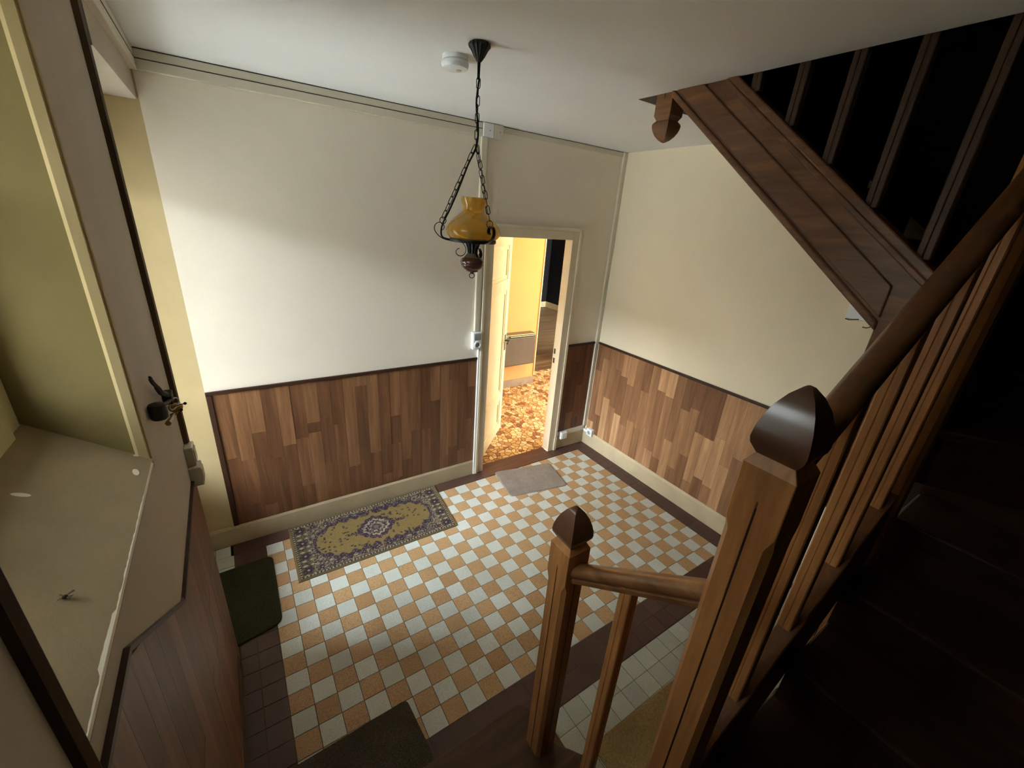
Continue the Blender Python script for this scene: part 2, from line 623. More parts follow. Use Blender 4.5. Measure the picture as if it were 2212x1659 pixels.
TM = {}
tiles = []      # (x, y, w, d, mat)
for i in range(28):
    for j in range(16):
        tiles.append((-(i + 0.5) * 0.1, -(j + 0.5) * 0.1, TW, TW, 'tile_w' if (i + j) % 2 else 'tile_o'))
for i in range(-1, 30):          # back border
    x = -(i + 0.5) * 0.1
    if DX0 + 0.05 < x < DX1 - 0.05:
        continue
    tiles.append((x, 0.052, TW, 0.1002, 'tile_b'))
for j in range(-1, 18):          # right border: full tile and a cut tile
    y = -(j + 0.5) * 0.1
    if j >= 0:
        tiles.append((0.05, y, TW, TW, 'tile_b'))
    tiles.append((0.128, y, 0.0535, TW, 'tile_b'))
for i in range(-1, 30):          # front border, two rows
    for k in range(2):
        x = -(i + 0.5) * 0.1
        if x > -2.0 or k == 0:
            tiles.append((x, -1.65 - k * 0.1015, TW, 0.0995, 'tile_b'))
for j in range(17):              # left border
    y = -(j + 0.5) * 0.1
    tiles.append((-2.85, y, TW, TW, 'tile_b'))
    tiles.append((-2.938, y, 0.0735, TW, 'tile_b'))
for i in range(5):               # door recess
    for j in range(9):
        tiles.append((-3.03 - i * 0.1, 0.056 - j * 0.1, TW, TW, 'tile_g'))
for i in range(-1, 18):          # white floor beside the stair
    for j in range(7):
        tiles.append((-(i + 0.5) * 0.1 + 0.0, -1.854 - j * 0.0985, TW, 0.0967, 'tile_g'))
RUGS = [(-2.65, -1.58, -0.42, 0.09), (-0.99, -0.47, -0.38, 0.0), (-3.05, -2.79, -0.68, -0.12), (-2.80, -2.33, -1.63, -1.42)]


def covered(x, y):
    return any(a + 0.05 < x < b - 0.05 and c + 0.05 < y < d - 0.05 for a, b, c, d in RUGS)


rank = []
for t in tiles:
    u, v, z = pix((t[0], t[1], 0))
    vis = 0 < u < 2212 and 0 < v < 1659 and z > 0 and not covered(t[0], t[1])
    # behind the stair posts or under the stair nothing shows
    if t[1] < -1.8 and t[0] < -1.95:
        vis = False
    if t[0] > -0.6 and t[1] < -1.75:
        vis = False
    ray = (Vector((t[0], t[1], 0)) - CAM_POS)
    ar = t[2] * t[3] * (FPX / z) ** 2 * abs(ray.z) / ray.length if vis else 0
    rank.append((ar, t))
rank.sort(key=lambda a: -a[0])
rest = {}
for k, (ar, t) in enumerate(rank):
    key = (round(t[2], 4), round(t[3], 4), t[4])
    if k < 300:
        if key not in TM:
            TM[key] = tile_mesh('tile', t[4], t[2], t[3])
        o = inst('tile', TM[key], (t[0], t[1], random.uniform(-0.0004, 0.0003)), fl)
    else:
        rest.setdefault(t[4], []).append(t)
V, F, MI, mats = [], [], [], []
for mname, lst in rest.items():
    mats.append(M[mname])
    for t in lst:
        me = tile_mesh('tmp', None, t[2], t[3])
        o0 = len(V)
        V += [(v.co.x + t[0], v.co.y + t[1], v.co.z) for v in me.vertices]
        for p in me.polygons:
            F.append(tuple(i + o0 for i in p.vertices))
            MI.append(len(mats) - 1)
        bpy.data.meshes.remove(me)
me = bpy.data.meshes.new('small_tiles')
me.from_pydata(V, [], F)
for m in mats:
    me.materials.append(m)
me.polygons.foreach_set('material_index', MI)
o = bpy.data.objects.new('small_tiles', me)
COL.objects.link(o)
o.parent = fl
o['kind'] = 'stuff'
struct('threshold', box(DX0 + 0.004, DX1 - 0.004, 0.002, YB + 0.075, -0.02, 0.004), 'thresh', 0.002, parent=fl)

# ------------------------------------------------------------------ wainscot planks
ZW0, ZW1 = 0.145, 1.085
UNIT = {}


def unit_box(mat):
    if mat not in UNIT:
        b = 0.02
        v, f = box(-0.5, 0.5, -0.5, 0.5, -0.5, 0.5)
        UNIT[mat] = mesh('plank', (v, f), mat)
    return UNIT[mat]


def tone(t):
    return 'plank%d' % max(0, min(6, int(t * 5.9 - 0.7)))


def plank(parent, axis, a, b, face, z0, z1, t, sgn):
    """axis: wall direction ('x' or 'y'); face: wall face coordinate; sgn: direction into the room"""
    th = 0.007 + random.uniform(0, 0.0012)
    g = 0.0005
    lo, hi = min(a, b) + g, max(a, b) - g
    zc, hz = (z0 + z1) / 2, (z1 - z0) - 2 * g
    if axis == 'x':
        return inst('plank', unit_box(tone(t)), ((lo + hi) / 2, face + sgn * th / 2, zc), parent, (hi - lo, th, hz))
    return inst('plank', unit_box(tone(t)), (face + sgn * th / 2, (lo + hi) / 2, zc), parent, (th, hi - lo, hz))


obj('backing_board', box(-2.93, -1.165, YB - 0.004, YB + 0.001, ZW0, ZW1), 'trim', wb)
obj('backing_board', box(-0.206, 0.134, YB - 0.004, YB + 0.001, 0.19, ZW1 + 0.005), 'trim', wb)
obj('backing_board', box(XR - 0.004, XR + 0.001, 0.092, -1.90, 0.15, ZW1 + 0.005), 'trim', wr)
BACK = [[(.47, .5), (1, .4)], [(.5, .72), (.86, .5), (1, .3)], [(.31, .75), (.9, .38), (1, .5)], [(.53, .42), (1, .35)],
        [(.45, .68), (1, .4)], [(.42, .4), (.82, .6), (1, .3)], [(.31, .7), (.39, .35), (1, .72)], [(.68, .38), (1, .5)],
        [(.36, .3), (1, .48)], [(.75, .7), (1, .35)], [(.08, .65), (.6, .32), (1, .4)], [(.67, .66), (1, .38)],
        [(.9, .4), (1, .55)], [(.38, .72), (.63, .3), (.97, .62), (1, .4)], [(.81, .55), (1, .35)], [(.55, .5), (1, .42)],
        [(.56, .42), (1, .6)], [(.31, .75), (.7, .35), (1, .4)], [(.87, .72), (1, .55)], [(.15, .35), (.8, .5), (1, .4)],
        [(.2, .38), (.85, .42), (1, .55)], [(.24, .65), (.55, .3), (1, .5)]]
x0, x1 = -2.925, -1.168
w = (x1 - x0) / len(BACK)
for i, c in enumerate(BACK):
    za = ZW1
    for f, t in c:
        zb = ZW1 - f * (ZW1 - ZW0)
        if za - zb > 0.01:
            plank(wb, 'x', x0 + i * w, x0 + (i + 1) * w, YB, zb, za, t, -1)
        za = zb
rng = random.Random(11)


def rand_cols(parent, axis, a, b, w, face, z0, z1f, sgn, lo=0.28, hi=0.8):
    n = max(1, round(abs(b - a) / w))
    w = (b - a) / n
    for i in range(n):
        p, q = a + i * w, a + (i + 1) * w
        z1 = z1f((p + q) / 2)
        z = z1
        L = rng.uniform(0.12, 0.6)
        last = None
        while z > z0 + 0.005:
            zz = max(z0, z - L)
            if zz - z0 < 0.08:
                zz = z0
            t = rng.uniform(lo, hi)
            while last is not None and abs(t - last) < 0.12:
                t = rng.uniform(lo, hi)
            last = t
            plank(parent, axis, p, q, face, zz, z, t, sgn)
            z = zz
            L = rng.uniform(0.35, 0.62)


rand_cols(wb, 'x', -0.205, 0.132, 0.082, YB, 0.20, lambda x: ZW1 + 0.005, -1, 0.2, 0.5)
rand_cols(wr, 'y', 0.09, -1.90, 0.082, XR, 0.15, lambda y: ZW1 + 0.005, -1, 0.5, 1.2)
# left wall: top follows the stair
LP = [(-0.765, 1.09), (-1.47, 1.09), (-1.90, 1.415), (-3.2, 1.415)]


def ltop(y):
    for (ya, za), (yb, zb) in zip(LP, LP[1:]):
        if yb <= y <= ya:
            return za + (zb - za) * (ya - y) / (ya - yb)
    return LP[-1][1]


y = -0.768
while y > -2.75:
    yn = y - 0.082
    zt = ltop(y), ltop(yn)
    zb = 0.0 if y > -0.85 else 0.10
    brk = rng.uniform(0.35, 0.8)
    tn = (rng.uniform(0.25, 0.55), rng.uniform(0.25, 0.55))
    g = 0.0005
    par = wl if y > PY0 else bpy.data.objects['wall_left_apron'] if y > NY else bpy.data.objects['wall_left_near']
    obj('plank', prism([(y - g, zb), (yn + g, zb), (yn + g, brk), (y - g, brk)], 'x', XL, XL + 0.0075), tone(tn[0]), par)
    obj('plank', prism([(y - g, brk + g), (yn + g, brk + g), (yn + g, zt[1]), (y - g, zt[0])], 'x', XL, XL + 0.007), tone(tn[1]), par)
    y = yn

# caps and edge strips of the wainscot
obj('wainscot_cap', box(-2.955, -1.160, YB - 0.014, YB, ZW1, 1.107), 'trim_h', wb, bev=0.003)
obj('wainscot_edge', box(-2.955, -2.926, YB - 0.013, YB, 0.145, ZW1), 'trim', wb, bev=0.003)
obj('wainscot_cap', box(-0.208, 0.135, YB - 0.014, YB, ZW1 + 0.005, 1.112), 'trim_h', wb, bev=0.003)
obj('wainscot_cap', box(XR - 0.014, XR, 0.092, -1.95, ZW1 + 0.005, 1.112), 'trim_h', wr, bev=0.003)
for (ya, za), (yb, zb) in zip(LP, LP[1:]):
    obj('wainscot_cap', prism([(ya, za), (yb, zb), (yb, zb + 0.012), (ya, za + 0.012)], 'x', XL, XL + 0.010), 'trim_h', wl)

# ------------------------------------------------------------------ baseboards
bb = struct('baseboard_back', prism([(YB, 0), (YB - 0.012, 0), (YB - 0.012, 0.125), (YB - 0.006, 0.143), (YB, 0.145)], 'x', -2.955, -1.158), 'base')
struct('baseboard_recess', prism([(YB, 0), (YB - 0.012, 0), (YB - 0.012, 0.125), (YB - 0.006, 0.143), (YB, 0.145)], 'x', -3.28, -2.955), 'base')
struct('baseboard_back_right', box(-0.205, XR - 0.022, YB - 0.010, YB, 0, 0.145), 'base', 0.003)
struct('baseboard_right', prism([(XR, 0), (XR - 0.026, 0), (XR - 0.022, 0.13), (XR - 0.012, 0.15), (XR, 0.152)], 'y', YB - 0.002, -2.40), 'base')
struct('baseboard_left', box(XL, XL + 0.012, -0.85, -1.70, 0, 0.10), 'bead', 0.003)

# ------------------------------------------------------------------ interior door with casing
d1 = struct('door_1', merge(
    box(DX0 - 0.085, DX0, YB - 0.016, YB, 0.0, DZ + 0.09), box(DX1, DX1 + 0.095, YB - 0.016, YB, 0.0, DZ + 0.09),
    box(DX0, DX1, YB - 0.016, YB, DZ, DZ + 0.09)), 'casing', 0.003)
# raised outer moulding, plinth block and jamb lining
obj('moulding', merge(box(DX0 - 0.085, DX0 - 0.062, YB - 0.026, YB - 0.016, 0.0, DZ + 0.09), box(DX0 - 0.085, DX1 + 0.095, YB - 0.026, YB - 0.016, DZ + 0.066, DZ + 0.09)), 'casing', d1, bev=0.004)
obj('moulding', merge(box(DX1 + 0.068, DX1 + 0.095, YB - 0.026, YB - 0.016, 0.14, DZ + 0.09), box(DX1 + 0.062, DX1 + 0.095, YB - 0.030, YB - 0.016, 0.0, 0.14)), 'casing', d1, bev=0.005)
obj('jamb', merge(box(DX0 - 0.02, DX0, YB, YB + 0.075, 0.0, DZ + 0.02), box(DX1, DX1 + 0.02, YB, YB + 0.075, 0.0, DZ + 0.02), box(DX0, DX1, YB, YB + 0.075, DZ, DZ + 0.02)), 'casing', d1, bev=0.002)
for z in (0.93, 1.02):
    obj('strike_plate', box(DX1 - 0.0015, DX1, YB + 0.04, YB + 0.062, z, z + 0.05), 'rad_slot', d1)
# open leaf
A = Vector((-1.062, 0.2, 0))
ang = math.atan2(0.742 - 0.2, -0.485 + 1.062)
du = Vector((math.cos(ang), math.sin(ang), 0))
dn = Vector((math.sin(ang), -math.cos(ang), 0))       # face towards the hall
LW, LT = 0.80, 0.036


def lf(s, n, z):
    p = A + du * s + dn * n
    return (p.x, p.y, z)


def lbox(s0, s1, n0, n1, z0, z1):
    v = [lf(s0, n0, z0), lf(s1, n0, z0), lf(s1, n1, z0), lf(s0, n1, z0), lf(s0, n0, z1), lf(s1, n0, z1), lf(s1, n1, z1), lf(s0, n1, z1)]
    return v, box(0, 1, 0, 1, 0, 1)[1]


PZ = [(0.10, 0.385), (0.47, 1.53), (1.635, 1.935)]
P0, P1 = 0.12, LW - 0.10
fr = [lbox(0, P0, -LT, 0, 0.012, 2.02), lbox(P1, LW, -LT, 0, 0.012, 2.02)]
zs = [0.012] + [z for p in PZ for z in p] + [2.02]
for k in range(0, len(zs), 2):
    fr.append(lbox(P0, P1, -LT, 0, zs[k], zs[k + 1]))
leaf = obj('door_leaf', merge(*fr), 'leaf', d1)
for a, b in PZ:
    obj('panel', lbox(P0, P1, -LT + 0.010, -0.012, a, b), 'leaf', leaf)
    rs = [[lf(P0 + e, n, a + e), lf(P1 - e, n, a + e), lf(P1 - e, n, b - e), lf(P0 + e, n, b - e)] for e, n in ((0.0, -0.0125), (0.0, -0.010), (0.012, -0.004), (0.035, -0.004), (0.036, -0.0125))]
    obj('panel_moulding', rings(rs, False), 'leaf', leaf)
hd = obj('door_handle', merge(tube([lf(LW - 0.05, 0.0, 1.02), lf(LW - 0.05, 0.045, 1.02), lf(LW - 0.065, 0.05, 1.02), lf(LW - 0.15, 0.05, 1.018)], 0.008, 8), lbox(LW - 0.07, LW - 0.03, 0, 0.004, 0.92, 1.08)), 'rad_slot', leaf, True)
for z in (0.25, 1.75):
    obj('hinge', tube([lf(-0.006, 0.004, z), lf(-0.006, 0.004, z + 0.1)], 0.008, 8), 'casing', leaf, True)

# ------------------------------------------------------------------ front door in the recess (source of the daylight)
d2 = struct('door_2', merge(box(-3.34, -3.28, PY1, PY1 + 0.07, 0, 2.54), box(-3.34, -3.28, YB - 0.07, YB, 0, 2.54), box(-3.34, -3.28, PY1 + 0.07, YB - 0.07, 2.24, 2.54),
                            box(-3.34, -3.29, PY1 + 0.07, YB - 0.07, 0, 0.70)), 'casing', 0.003)
obj('glazing_bar', box(-3.33, -3.295, PY1 + 0.07, YB - 0.07, 1.12, 1.15), 'casing', d2)
obj('pane', box(-3.315, -3.311, PY1 + 0.07, YB - 0.07, 0.70, 2.24), 'glass', d2)
obj('panel', box(-3.292, -3.284, PY1 + 0.16, YB - 0.16, 0.14, 0.5), 'casing', d2, bev=0.004)
# stair window
w1 = struct('window_1', merge(box(-3.25, -3.19, NY, NY + 0.06, 1.60, 2.64), box(-3.25, -3.19, PY0 - 0.075, PY0 - 0.012, 1.60, 2.64),
                              box(-3.25, -3.19, NY + 0.06, PY0 - 0.075, 2.58, 2.64), box(-3.255, -3.182, NY + 0.06, PY0 - 0.075, 1.60, 1.725)), 'pale_base', 0.008)
obj('glazing_bar', box(-3.24, -3.205, -1.745, -1.71, 1.725, 2.58), 'pale_base', w1)
obj('glazing_bar', box(-3.24, -3.205, NY + 0.06, PY0 - 0.075, 2.16, 2.19), 'pale_base', w1)
obj('pane', box(-3.225, -3.221, NY + 0.06, PY0 - 0.075, 1.725, 2.58), 'glass_dim', w1)

# ------------------------------------------------------------------ the room behind the door
RY = 1.72
struct('floor_room', merge(box(-1.8, 3.4, YB + 0.07, 2.1, -0.1, -0.0035), box(XR + 0.12, 3.4, -2.5, YB + 0.07, -0.1, -0.0035)), 'paving_grout')
fr_ = bpy.data.objects['floor_room']
struct('floor_far_room', box(0.2, 4.6, 2.1, 6.3, -0.1, 0.0), 'room_wood')
ww = struct('wall_room', box(-1.8, 0.66, RY, RY + 0.16, -0.1, 2.6), 'room_wall')
obj('corner_strip', box(0.655, 0.672, RY - 0.012, RY + 0.165, 0.12, 2.6), 'room_trim', ww, bev=0.003)
struct('wall_room_left', box(-1.92, -1.8, YB + 0.07, RY, -0.1, 2.6), 'room_wall')
struct('wall_room_hall_side', box(XR + 0.12, XR + 0.13, -2.5, YB + 0.07, -0.1, 2.6), 'room_wall')
struct('wall_room_front', box(XR + 0.12, 3.4, -2.62, -2.5, -0.1, 2.6), 'room_wall')
struct('wall_room_window', merge(box(3.3, 3.4, -2.5, -1.9, -0.1, 2.6), box(3.3, 3.4, 0.3, 2.1, -0.1, 2.6), box(3.3, 3.4, -1.9, 0.3, -0.1, 0.75), box(3.3, 3.4, -1.9, 0.3, 2.1, 2.6)), 'room_wall')
struct('wall_room_right', box(1.75, 3.4, 2.1, 2.2, -0.1, 2.6), 'room_wall')
struct('ceiling_room', merge(box(-1.92, 4.7, YB + 0.07, 6.5, 2.6, 2.7), box(XR + 0.12, 3.4, -2.62, YB + 0.07, 2.6, 2.7)), 'ceiling')
struct('wall_far', merge(box(0.2, 4.4, 6.15, 6.3, -0.1, 2.6), box(4.3, 4.45, 2.1, 6.15, -0.1, 2.6), box(0.1, 0.2, RY + 0.16, 6.3, -0.1, 2.6)), 'black_wall')
struct('baseboard_far', merge(box(0.2, 4.3, 6.13, 6.15, 0, 0.14), box(4.28, 4.3, 2.2, 6.15, 0, 0.14)), 'pale_base')
sk = struct('baseboard_room', box(-1.8, 0.665, RY - 0.014, RY, -0.004, 0.103), 'stone', 0.003)
w2 = struct('window_2', merge(box(3.33, 3.37, -1.9, -1.84, 0.75, 2.1), box(3.33, 3.37, 0.24, 0.3, 0.75, 2.1), box(3.33, 3.37, -1.9, 0.3, 0.75, 0.81), box(3.33, 3.37, -1.9, 0.3, 2.04, 2.1), box(3.33, 3.37, -0.83, -0.77, 0.81, 2.04)), 'casing')
obj('pane', box(3.349, 3.352, -1.84, 0.24, 0.81, 2.04), 'glass', w2)

# unseen opal globe, added to brighten the room beyond
_t = NT('lit_opal_glass')
_t.bsdf.inputs['Emission Color'].default_value = (1.0, 0.78, 0.46, 1)
_t.bsdf.inputs['Emission Strength'].default_value = 24.0
M['opal_lit'] = _t.set(0.4)
gl = thing('added_globe_light', 'unseen opal globe light added to brighten the amber room', 'lamp', (1.0, 0.3, 2.6))
obj('globe', lathe([(0.11 * math.sin(math.pi * max(k, 0.05) / 12), 2.36 - 0.11 * math.cos(math.pi * max(k, 0.05) / 12)) for k in range(13)], (1.0, 0.3), 24), 'opal_lit', gl, True)
obj('stem', tube([(1.0, 0.3, 2.465), (1.0, 0.3, 2.6)], 0.012, 10), 'brass', gl, True)
obj('rose', lathe([(0.05, 2.6), (0.05, 2.59), (0.02, 2.575)], (1.0, 0.3), 20), 'brass', gl, True)

# broken-tile paving
rg = random.Random(5)
S = 0.052
cols_, rows_ = int(2.75 / S), int(1.95 / S)
seed = {}
for a in range(-1, cols_ + 1):
    for b in range(-1, rows_ + 1):
        seed[(a, b)] = (-1.12 + (a + rg.uniform(0.02, 0.98)) * S, 0.175 + (b + rg.uniform(0.02, 0.98)) * S)


def clip(poly, px, py, nx, ny):
    out = []
    n = len(poly)
    for i in range(n):
        a, b = poly[i], poly[(i + 1) % n]
        da = (a[0] - px) * nx + (a[1] - py) * ny
        db = (b[0] - px) * nx + (b[1] - py) * ny
        if da <= 0:
            out.append(a)
        if (da < 0 < db) or (db < 0 < da):
            t = da / (da - db)
            out.append((a[0] + (b[0] - a[0]) * t, a[1] + (b[1] - a[1]) * t))
    return out


cells = []
for (a, b), (sx, sy) in seed.items():
    poly = [(sx - S * 1.6, sy - S * 1.6), (sx + S * 1.6, sy - S * 1.6), (sx + S * 1.6, sy + S * 1.6), (sx - S * 1.6, sy + S * 1.6)]
    for da in range(-3, 4):
        for db in range(-3, 4):
            q = seed.get((a + da, b + db))
            if q and (da or db) and poly:
                nx, ny = q[0] - sx, q[1] - sy
                l = math.hypot(nx, ny) or 1e-6
                g = 0.0036
                poly = clip(poly, (sx + q[0]) / 2 - nx / l * g, (sy + q[1]) / 2 - ny / l * g, nx, ny)
    for px, py, nx, ny in ((0, YB + 0.078, 0, -1), (0, 2.095, 0, 1), (1.6, 0, 1, 0), (-1.1, 0, -1, 0)):
        if poly:
            poly = clip(poly, px, py, nx, ny)
    # the wall with the radiator stands on part of the paving
    cx_, cy_ = sx, sy
    if cx_ < 0.66 and poly:
        poly = clip(poly, 0, RY - 0.016, 0, 1)
    if len(poly) < 3:
        continue
    ar = abs(sum(poly[i][0] * poly[(i + 1) % len(poly)][1] - poly[(i + 1) % len(poly)][0] * poly[i][1] for i in range(len(poly)))) / 2
    if ar < 2e-4:
        continue
    u, v, z = pix((sx, sy, 0))
    vis = 1045 < u < 1238 and 770 < v < 1015
    rr = Vector((sx, sy, 0)) - CAM_POS
    cells.append((ar * (FPX / z) ** 2 * abs(rr.z) / rr.length if vis else 0, poly))
cells.sort(key=lambda c: -c[0])
V, F, MI = [], [], []
for k, (ar, poly) in enumerate(cells):
    mi = rg.choices(range(5), (26, 24, 18, 16, 16))[0]
    pr = prism(poly, 'z', -0.006, rg.uniform(-0.0006, 0.0004))
    if k < 300 and ar > 0:
        obj('paving_piece', pr, 'paving%d' % mi, fr_)
    else:
        o0 = len(V)
        V += pr[0]
        F += [tuple(i + o0 for i in q) for q in pr[1]]
        MI += [mi] * len(pr[1])
me = bpy.data.meshes.new('paving_rest')
me.from_pydata(V, [], F)
for i in range(5):
    me.materials.append(M['paving%d' % i])
me.polygons.foreach_set('material_index', MI)
o = bpy.data.objects.new('paving_rest', me)
COL.objects.link(o)
o.parent = fr_
o['kind'] = 'stuff'

# electric panel radiator
rd = thing('radiator', 'grey electric panel radiator hung on the amber wall beyond the door', 'radiator', (0.31, 1.60, 0.35))
rp = obj('panel', rings([[(x, 1.60 - b, z) for x, z in ((0.06, 0.352 + e), (0.545 - e2, 0.352 + e), (0.545 - e2, 0.735), (0.06, 0.735))] for b, e, e2 in ((0.0, 0.0, 0.0), (0.018, 0.006, 0.004), (0.024, 0.02, 0.02))]), 'rad', rd, bev=0.004)
obj('casing', box(0.055, 0.55, 1.60, RY, 0.36, 0.775), 'rad', rd, bev=0.004)
for k in range(4):
    obj('grille_bar', box(0.06, 0.545, 1.585, 1.602, 0.738 + k * 0.010, 0.744 + k * 0.010), 'room_trim' if k % 2 else 'rad_slot', rd)
obj('control_knob', tube([(0.13, 1.575, 0.757), (0.13, 1.60, 0.757)], 0.012, 10), 'rad_slot', rd, True)

# ------------------------------------------------------------------ trunking and electrics
TG = 'ivory plastic trunking in the hall'
t = thing('cable_trunking', 'wide ivory trunking with a lid seam along the ceiling of the long back wall', 'trunking', (-2.0, YB, ZC - 0.08), TG)
obj('base', box(XL + 0.046, -1.207, YB - 0.024, YB, ZC - 0.082, ZC - 0.0045), 'trunk', t, bev=0.003)
obj('lid_seam', box(XL + 0.046, -1.207, YB - 0.0252, YB - 0.02, ZC - 0.042, ZC - 0.038), 'seam', t)
obj('top_gap', box(XL + 0.046, -1.207, YB - 0.020, YB, ZC - 0.0045, ZC - 0.0005), 'seam', t)
t = thing('cable_trunking', 'wide ivory trunking with a lid seam above the front door recess', 'trunking', (XL, -0.5, ZC - 0.08), TG)
obj('base', box(XL, XL + 0.046, YB, -2.2, ZC - 0.082, ZC - 0.0045), 'trunk', t, bev=0.003)
obj('lid_seam', box(XL + 0.04, XL + 0.0472, YB, -2.2, ZC - 0.042, ZC - 0.038), 'seam', t)
obj('top_gap', box(XL, XL + 0.042, YB, -2.2, ZC - 0.0045, ZC - 0.0005), 'seam', t)
t = thing('cable_trunking', 'narrow ivory trunking under the ceiling above the open door', 'trunking', (-0.4, YB, ZC - 0.03), TG)
obj('base', box(-1.052, XR - 0.02, YB - 0.010, YB, ZC - 0.036, ZC - 0.004), 'trunk', t, bev=0.002)
obj('top_gap', box(-1.052, XR - 0.02, YB - 0.008, YB, ZC - 0.004, ZC - 0.0005), 'seam', t)
t = thing('cable_trunking', 'vertical ivory trunking running down the left side of the door casing', 'trunking', (-1.18, YB, 1.33), TG)
obj('base', box(-1.206, -1.156, YB - 0.018, YB, 1.325, ZC - 0.084), 'trunk', t, bev=0.002)
obj('lid', box(-1.203, -1.168, YB - 0.021, YB - 0.018, 1.325, ZC - 0.084), 'trunk', t, bev=0.001)
t = thing('cable_trunking', 'vertical white trunking from the switch to the floor by the door casing', 'trunking', (-1.155, YB, 0.0), TG)
obj('base', box(-1.166, -1.151, YB - 0.020, YB, 0.0, 1.178), 'plastic', t, bev=0.002)
t = thing('cable_trunking', 'vertical ivory trunking in the corner of the two wainscoted walls', 'trunking', (XR - 0.02, YB - 0.01, 0.2), TG)
obj('base', box(XR - 0.042, XR, YB - 0.022, YB, 0.195, ZC - 0.002), 'trunk', t, bev=0.004)
t = thing('cable_trunking', 'short ivory trunking above the baseboard right of the door', 'trunking', (0.02, YB, 0.16), TG)
obj('base', box(-0.098, XR - 0.03, YB - 0.014, YB, 0.146, 0.197), 'trunk', t, bev=0.002)
t = thing('cable_trunking', 'short white trunking leading to the socket on the right wall', 'trunking', (XR, 0.04, 0.15), TG)
obj('base', box(XR - 0.030, XR, YB - 0.014, 0.0, 0.135, 0.160), 'plastic', t, bev=0.003)

for x0_, x1_, m, lab in ((-1.204, -1.127, 'plastic', 'white square junction box at the end of the wide ceiling trunking'), (-1.125, -1.050, 'trunk', 'ivory square junction box at the start of the narrow ceiling trunking')):
    j = thing('junction_box', lab, 'junction box', ((x0_ + x1_) / 2, YB, ZC - 0.08), 'junction boxes under the ceiling')
    obj('body', box(x0_, x1_, YB - 0.036, YB, ZC - 0.083, ZC - 0.003), m, j, bev=0.003)
    xc = (x0_ + x1_) / 2 + 0.01
    obj('screw', tube([(xc, YB - 0.0375, ZC - 0.045), (xc, YB - 0.035, ZC - 0.045)], 0.003, 8), 'seam', j)

# combined switch and socket beside the door
s = thing('switch_socket', 'white wall unit with grey rocker switch above a round socket beside the door', 'switch', (-1.19, YB, 1.2))
obj('housing', box(-1.228, -1.150, YB - 0.042, YB, 1.185, 1.322), 'plastic', s, bev=0.005)
obj('rocker', box(-1.218, -1.160, YB - 0.046, YB - 0.042, 1.262, 1.312), 'plastic_g', s, bev=0.002)
so = obj('socket_ring', rings([[(-1.188 + r * math.cos(a * math.pi / 10), y_, 1.222 + r * math.sin(a * math.pi / 10)) for a in range(20)] for r, y_ in ((0.030, YB - 0.042), (0.030, YB - 0.050), (0.021, YB - 0.050), (0.019, YB - 0.043))], False), 'plastic', s, True)
obj('socket_well', tube([(-1.188, YB - 0.0425, 1.222), (-1.188, YB - 0.0445, 1.222)], 0.02, 16), 'plastic_g', so, True)
for sx in (-0.0085, 0.0085):
    obj('pin_hole', tube([(-1.188 + sx, YB - 0.0435, 1.222), (-1.188 + sx, YB - 0.0455, 1.222)], 0.0032, 8), 'seam', so)

s = thing('socket_box', 'small white surface box at the end of the short trunking right of the door', 'socket', (-0.13, YB, 0.11))
obj('housing', box(-0.178, -0.098, YB - 0.042, YB, 0.115, 0.195), 'plastic', s, bev=0.006)
obj('cover', box(-0.168, -0.108, YB - 0.046, YB - 0.042, 0.125, 0.185), 'plastic', s, bev=0.002)
s = thing('socket_outlet', 'white square power socket low on the wainscot of the right wall', 'socket', (XR, 0.01, 0.13))
obj('housing', box(XR - 0.046, XR - 0.006, 0.046, -0.030, 0.122, 0.198), 'plastic', s, bev=0.005)
so = obj('socket_ring', rings([[(x_, 0.008 + r * math.cos(a * math.pi / 10), 0.16 + r * math.sin(a * math.pi / 10)) for a in range(20)] for r, x_ in ((0.028, XR - 0.046), (0.028, XR - 0.052), (0.021, XR - 0.052), (0.019, XR - 0.047))], False), 'plastic', s, True)
obj('socket_well', tube([(XR - 0.0455, 0.008, 0.16), (XR - 0.048, 0.008, 0.16)], 0.02, 16), 'plastic_g', so, True)

# two switch boxes at the edge of the pier
for k, (yc, z0, lab) in enumerate(((-0.785, 1.16, 'upper white switch box on the edge of the beige pier'), (-0.80, 1.075, 'lower white switch box on the pier just above the brown panelling'))):
    s = thing('switch_box', lab, 'switch', (XL, yc, z0), 'switch boxes on the pier')
    e = 0.028 + 0.012 * k
    obj('housing', box(XL, XL + e, yc - 0.034, yc + 0.03, z0, z0 + 0.082), 'trunk', s, bev=0.0025)
    obj('rocker', box(XL + e, XL + e + 0.004, yc - 0.026, yc + 0.022, z0 + 0.012, z0 + 0.068), 'trunk', s, bev=0.002)

# box with loose wires on the right wall by the upper stair string
s = thing('connection_box', 'pale wall box with loose wires on the right wall under the upper stair flight', 'junction box', (XR, -1.86, 1.77))
obj('body', box(XR - 0.03, XR, -1.765, -1.93, 1.775, 1.875), 'plastic', s, bev=0.004)
obj('wire', tube([(XR - 0.028, -1.83, 1.78), (XR - 0.035, -1.81, 1.775), (XR - 0.035, -1.79, 1.77), (XR - 0.035, -1.77, 1.772)], 0.003, 6), 'seam', s)
obj('wire', tube([(XR - 0.028, -1.90, 1.776), (XR - 0.035, -1.895, 1.755), (XR - 0.035, -1.88, 1.745), (XR - 0.035, -1.86, 1.745)], 0.003, 6), 'seam', s)

# wall seams over the door
obj('wall_seam', box(-1.058, -1.050, YB - 0.003, YB, DZ + 0.1, 2.62), 'wall', wb, bev=0.001)
obj('wall_seam', box(-0.13, -0.124, YB - 0.0025, YB, 2.2, 2.69), 'wall', wb, bev=0.001)

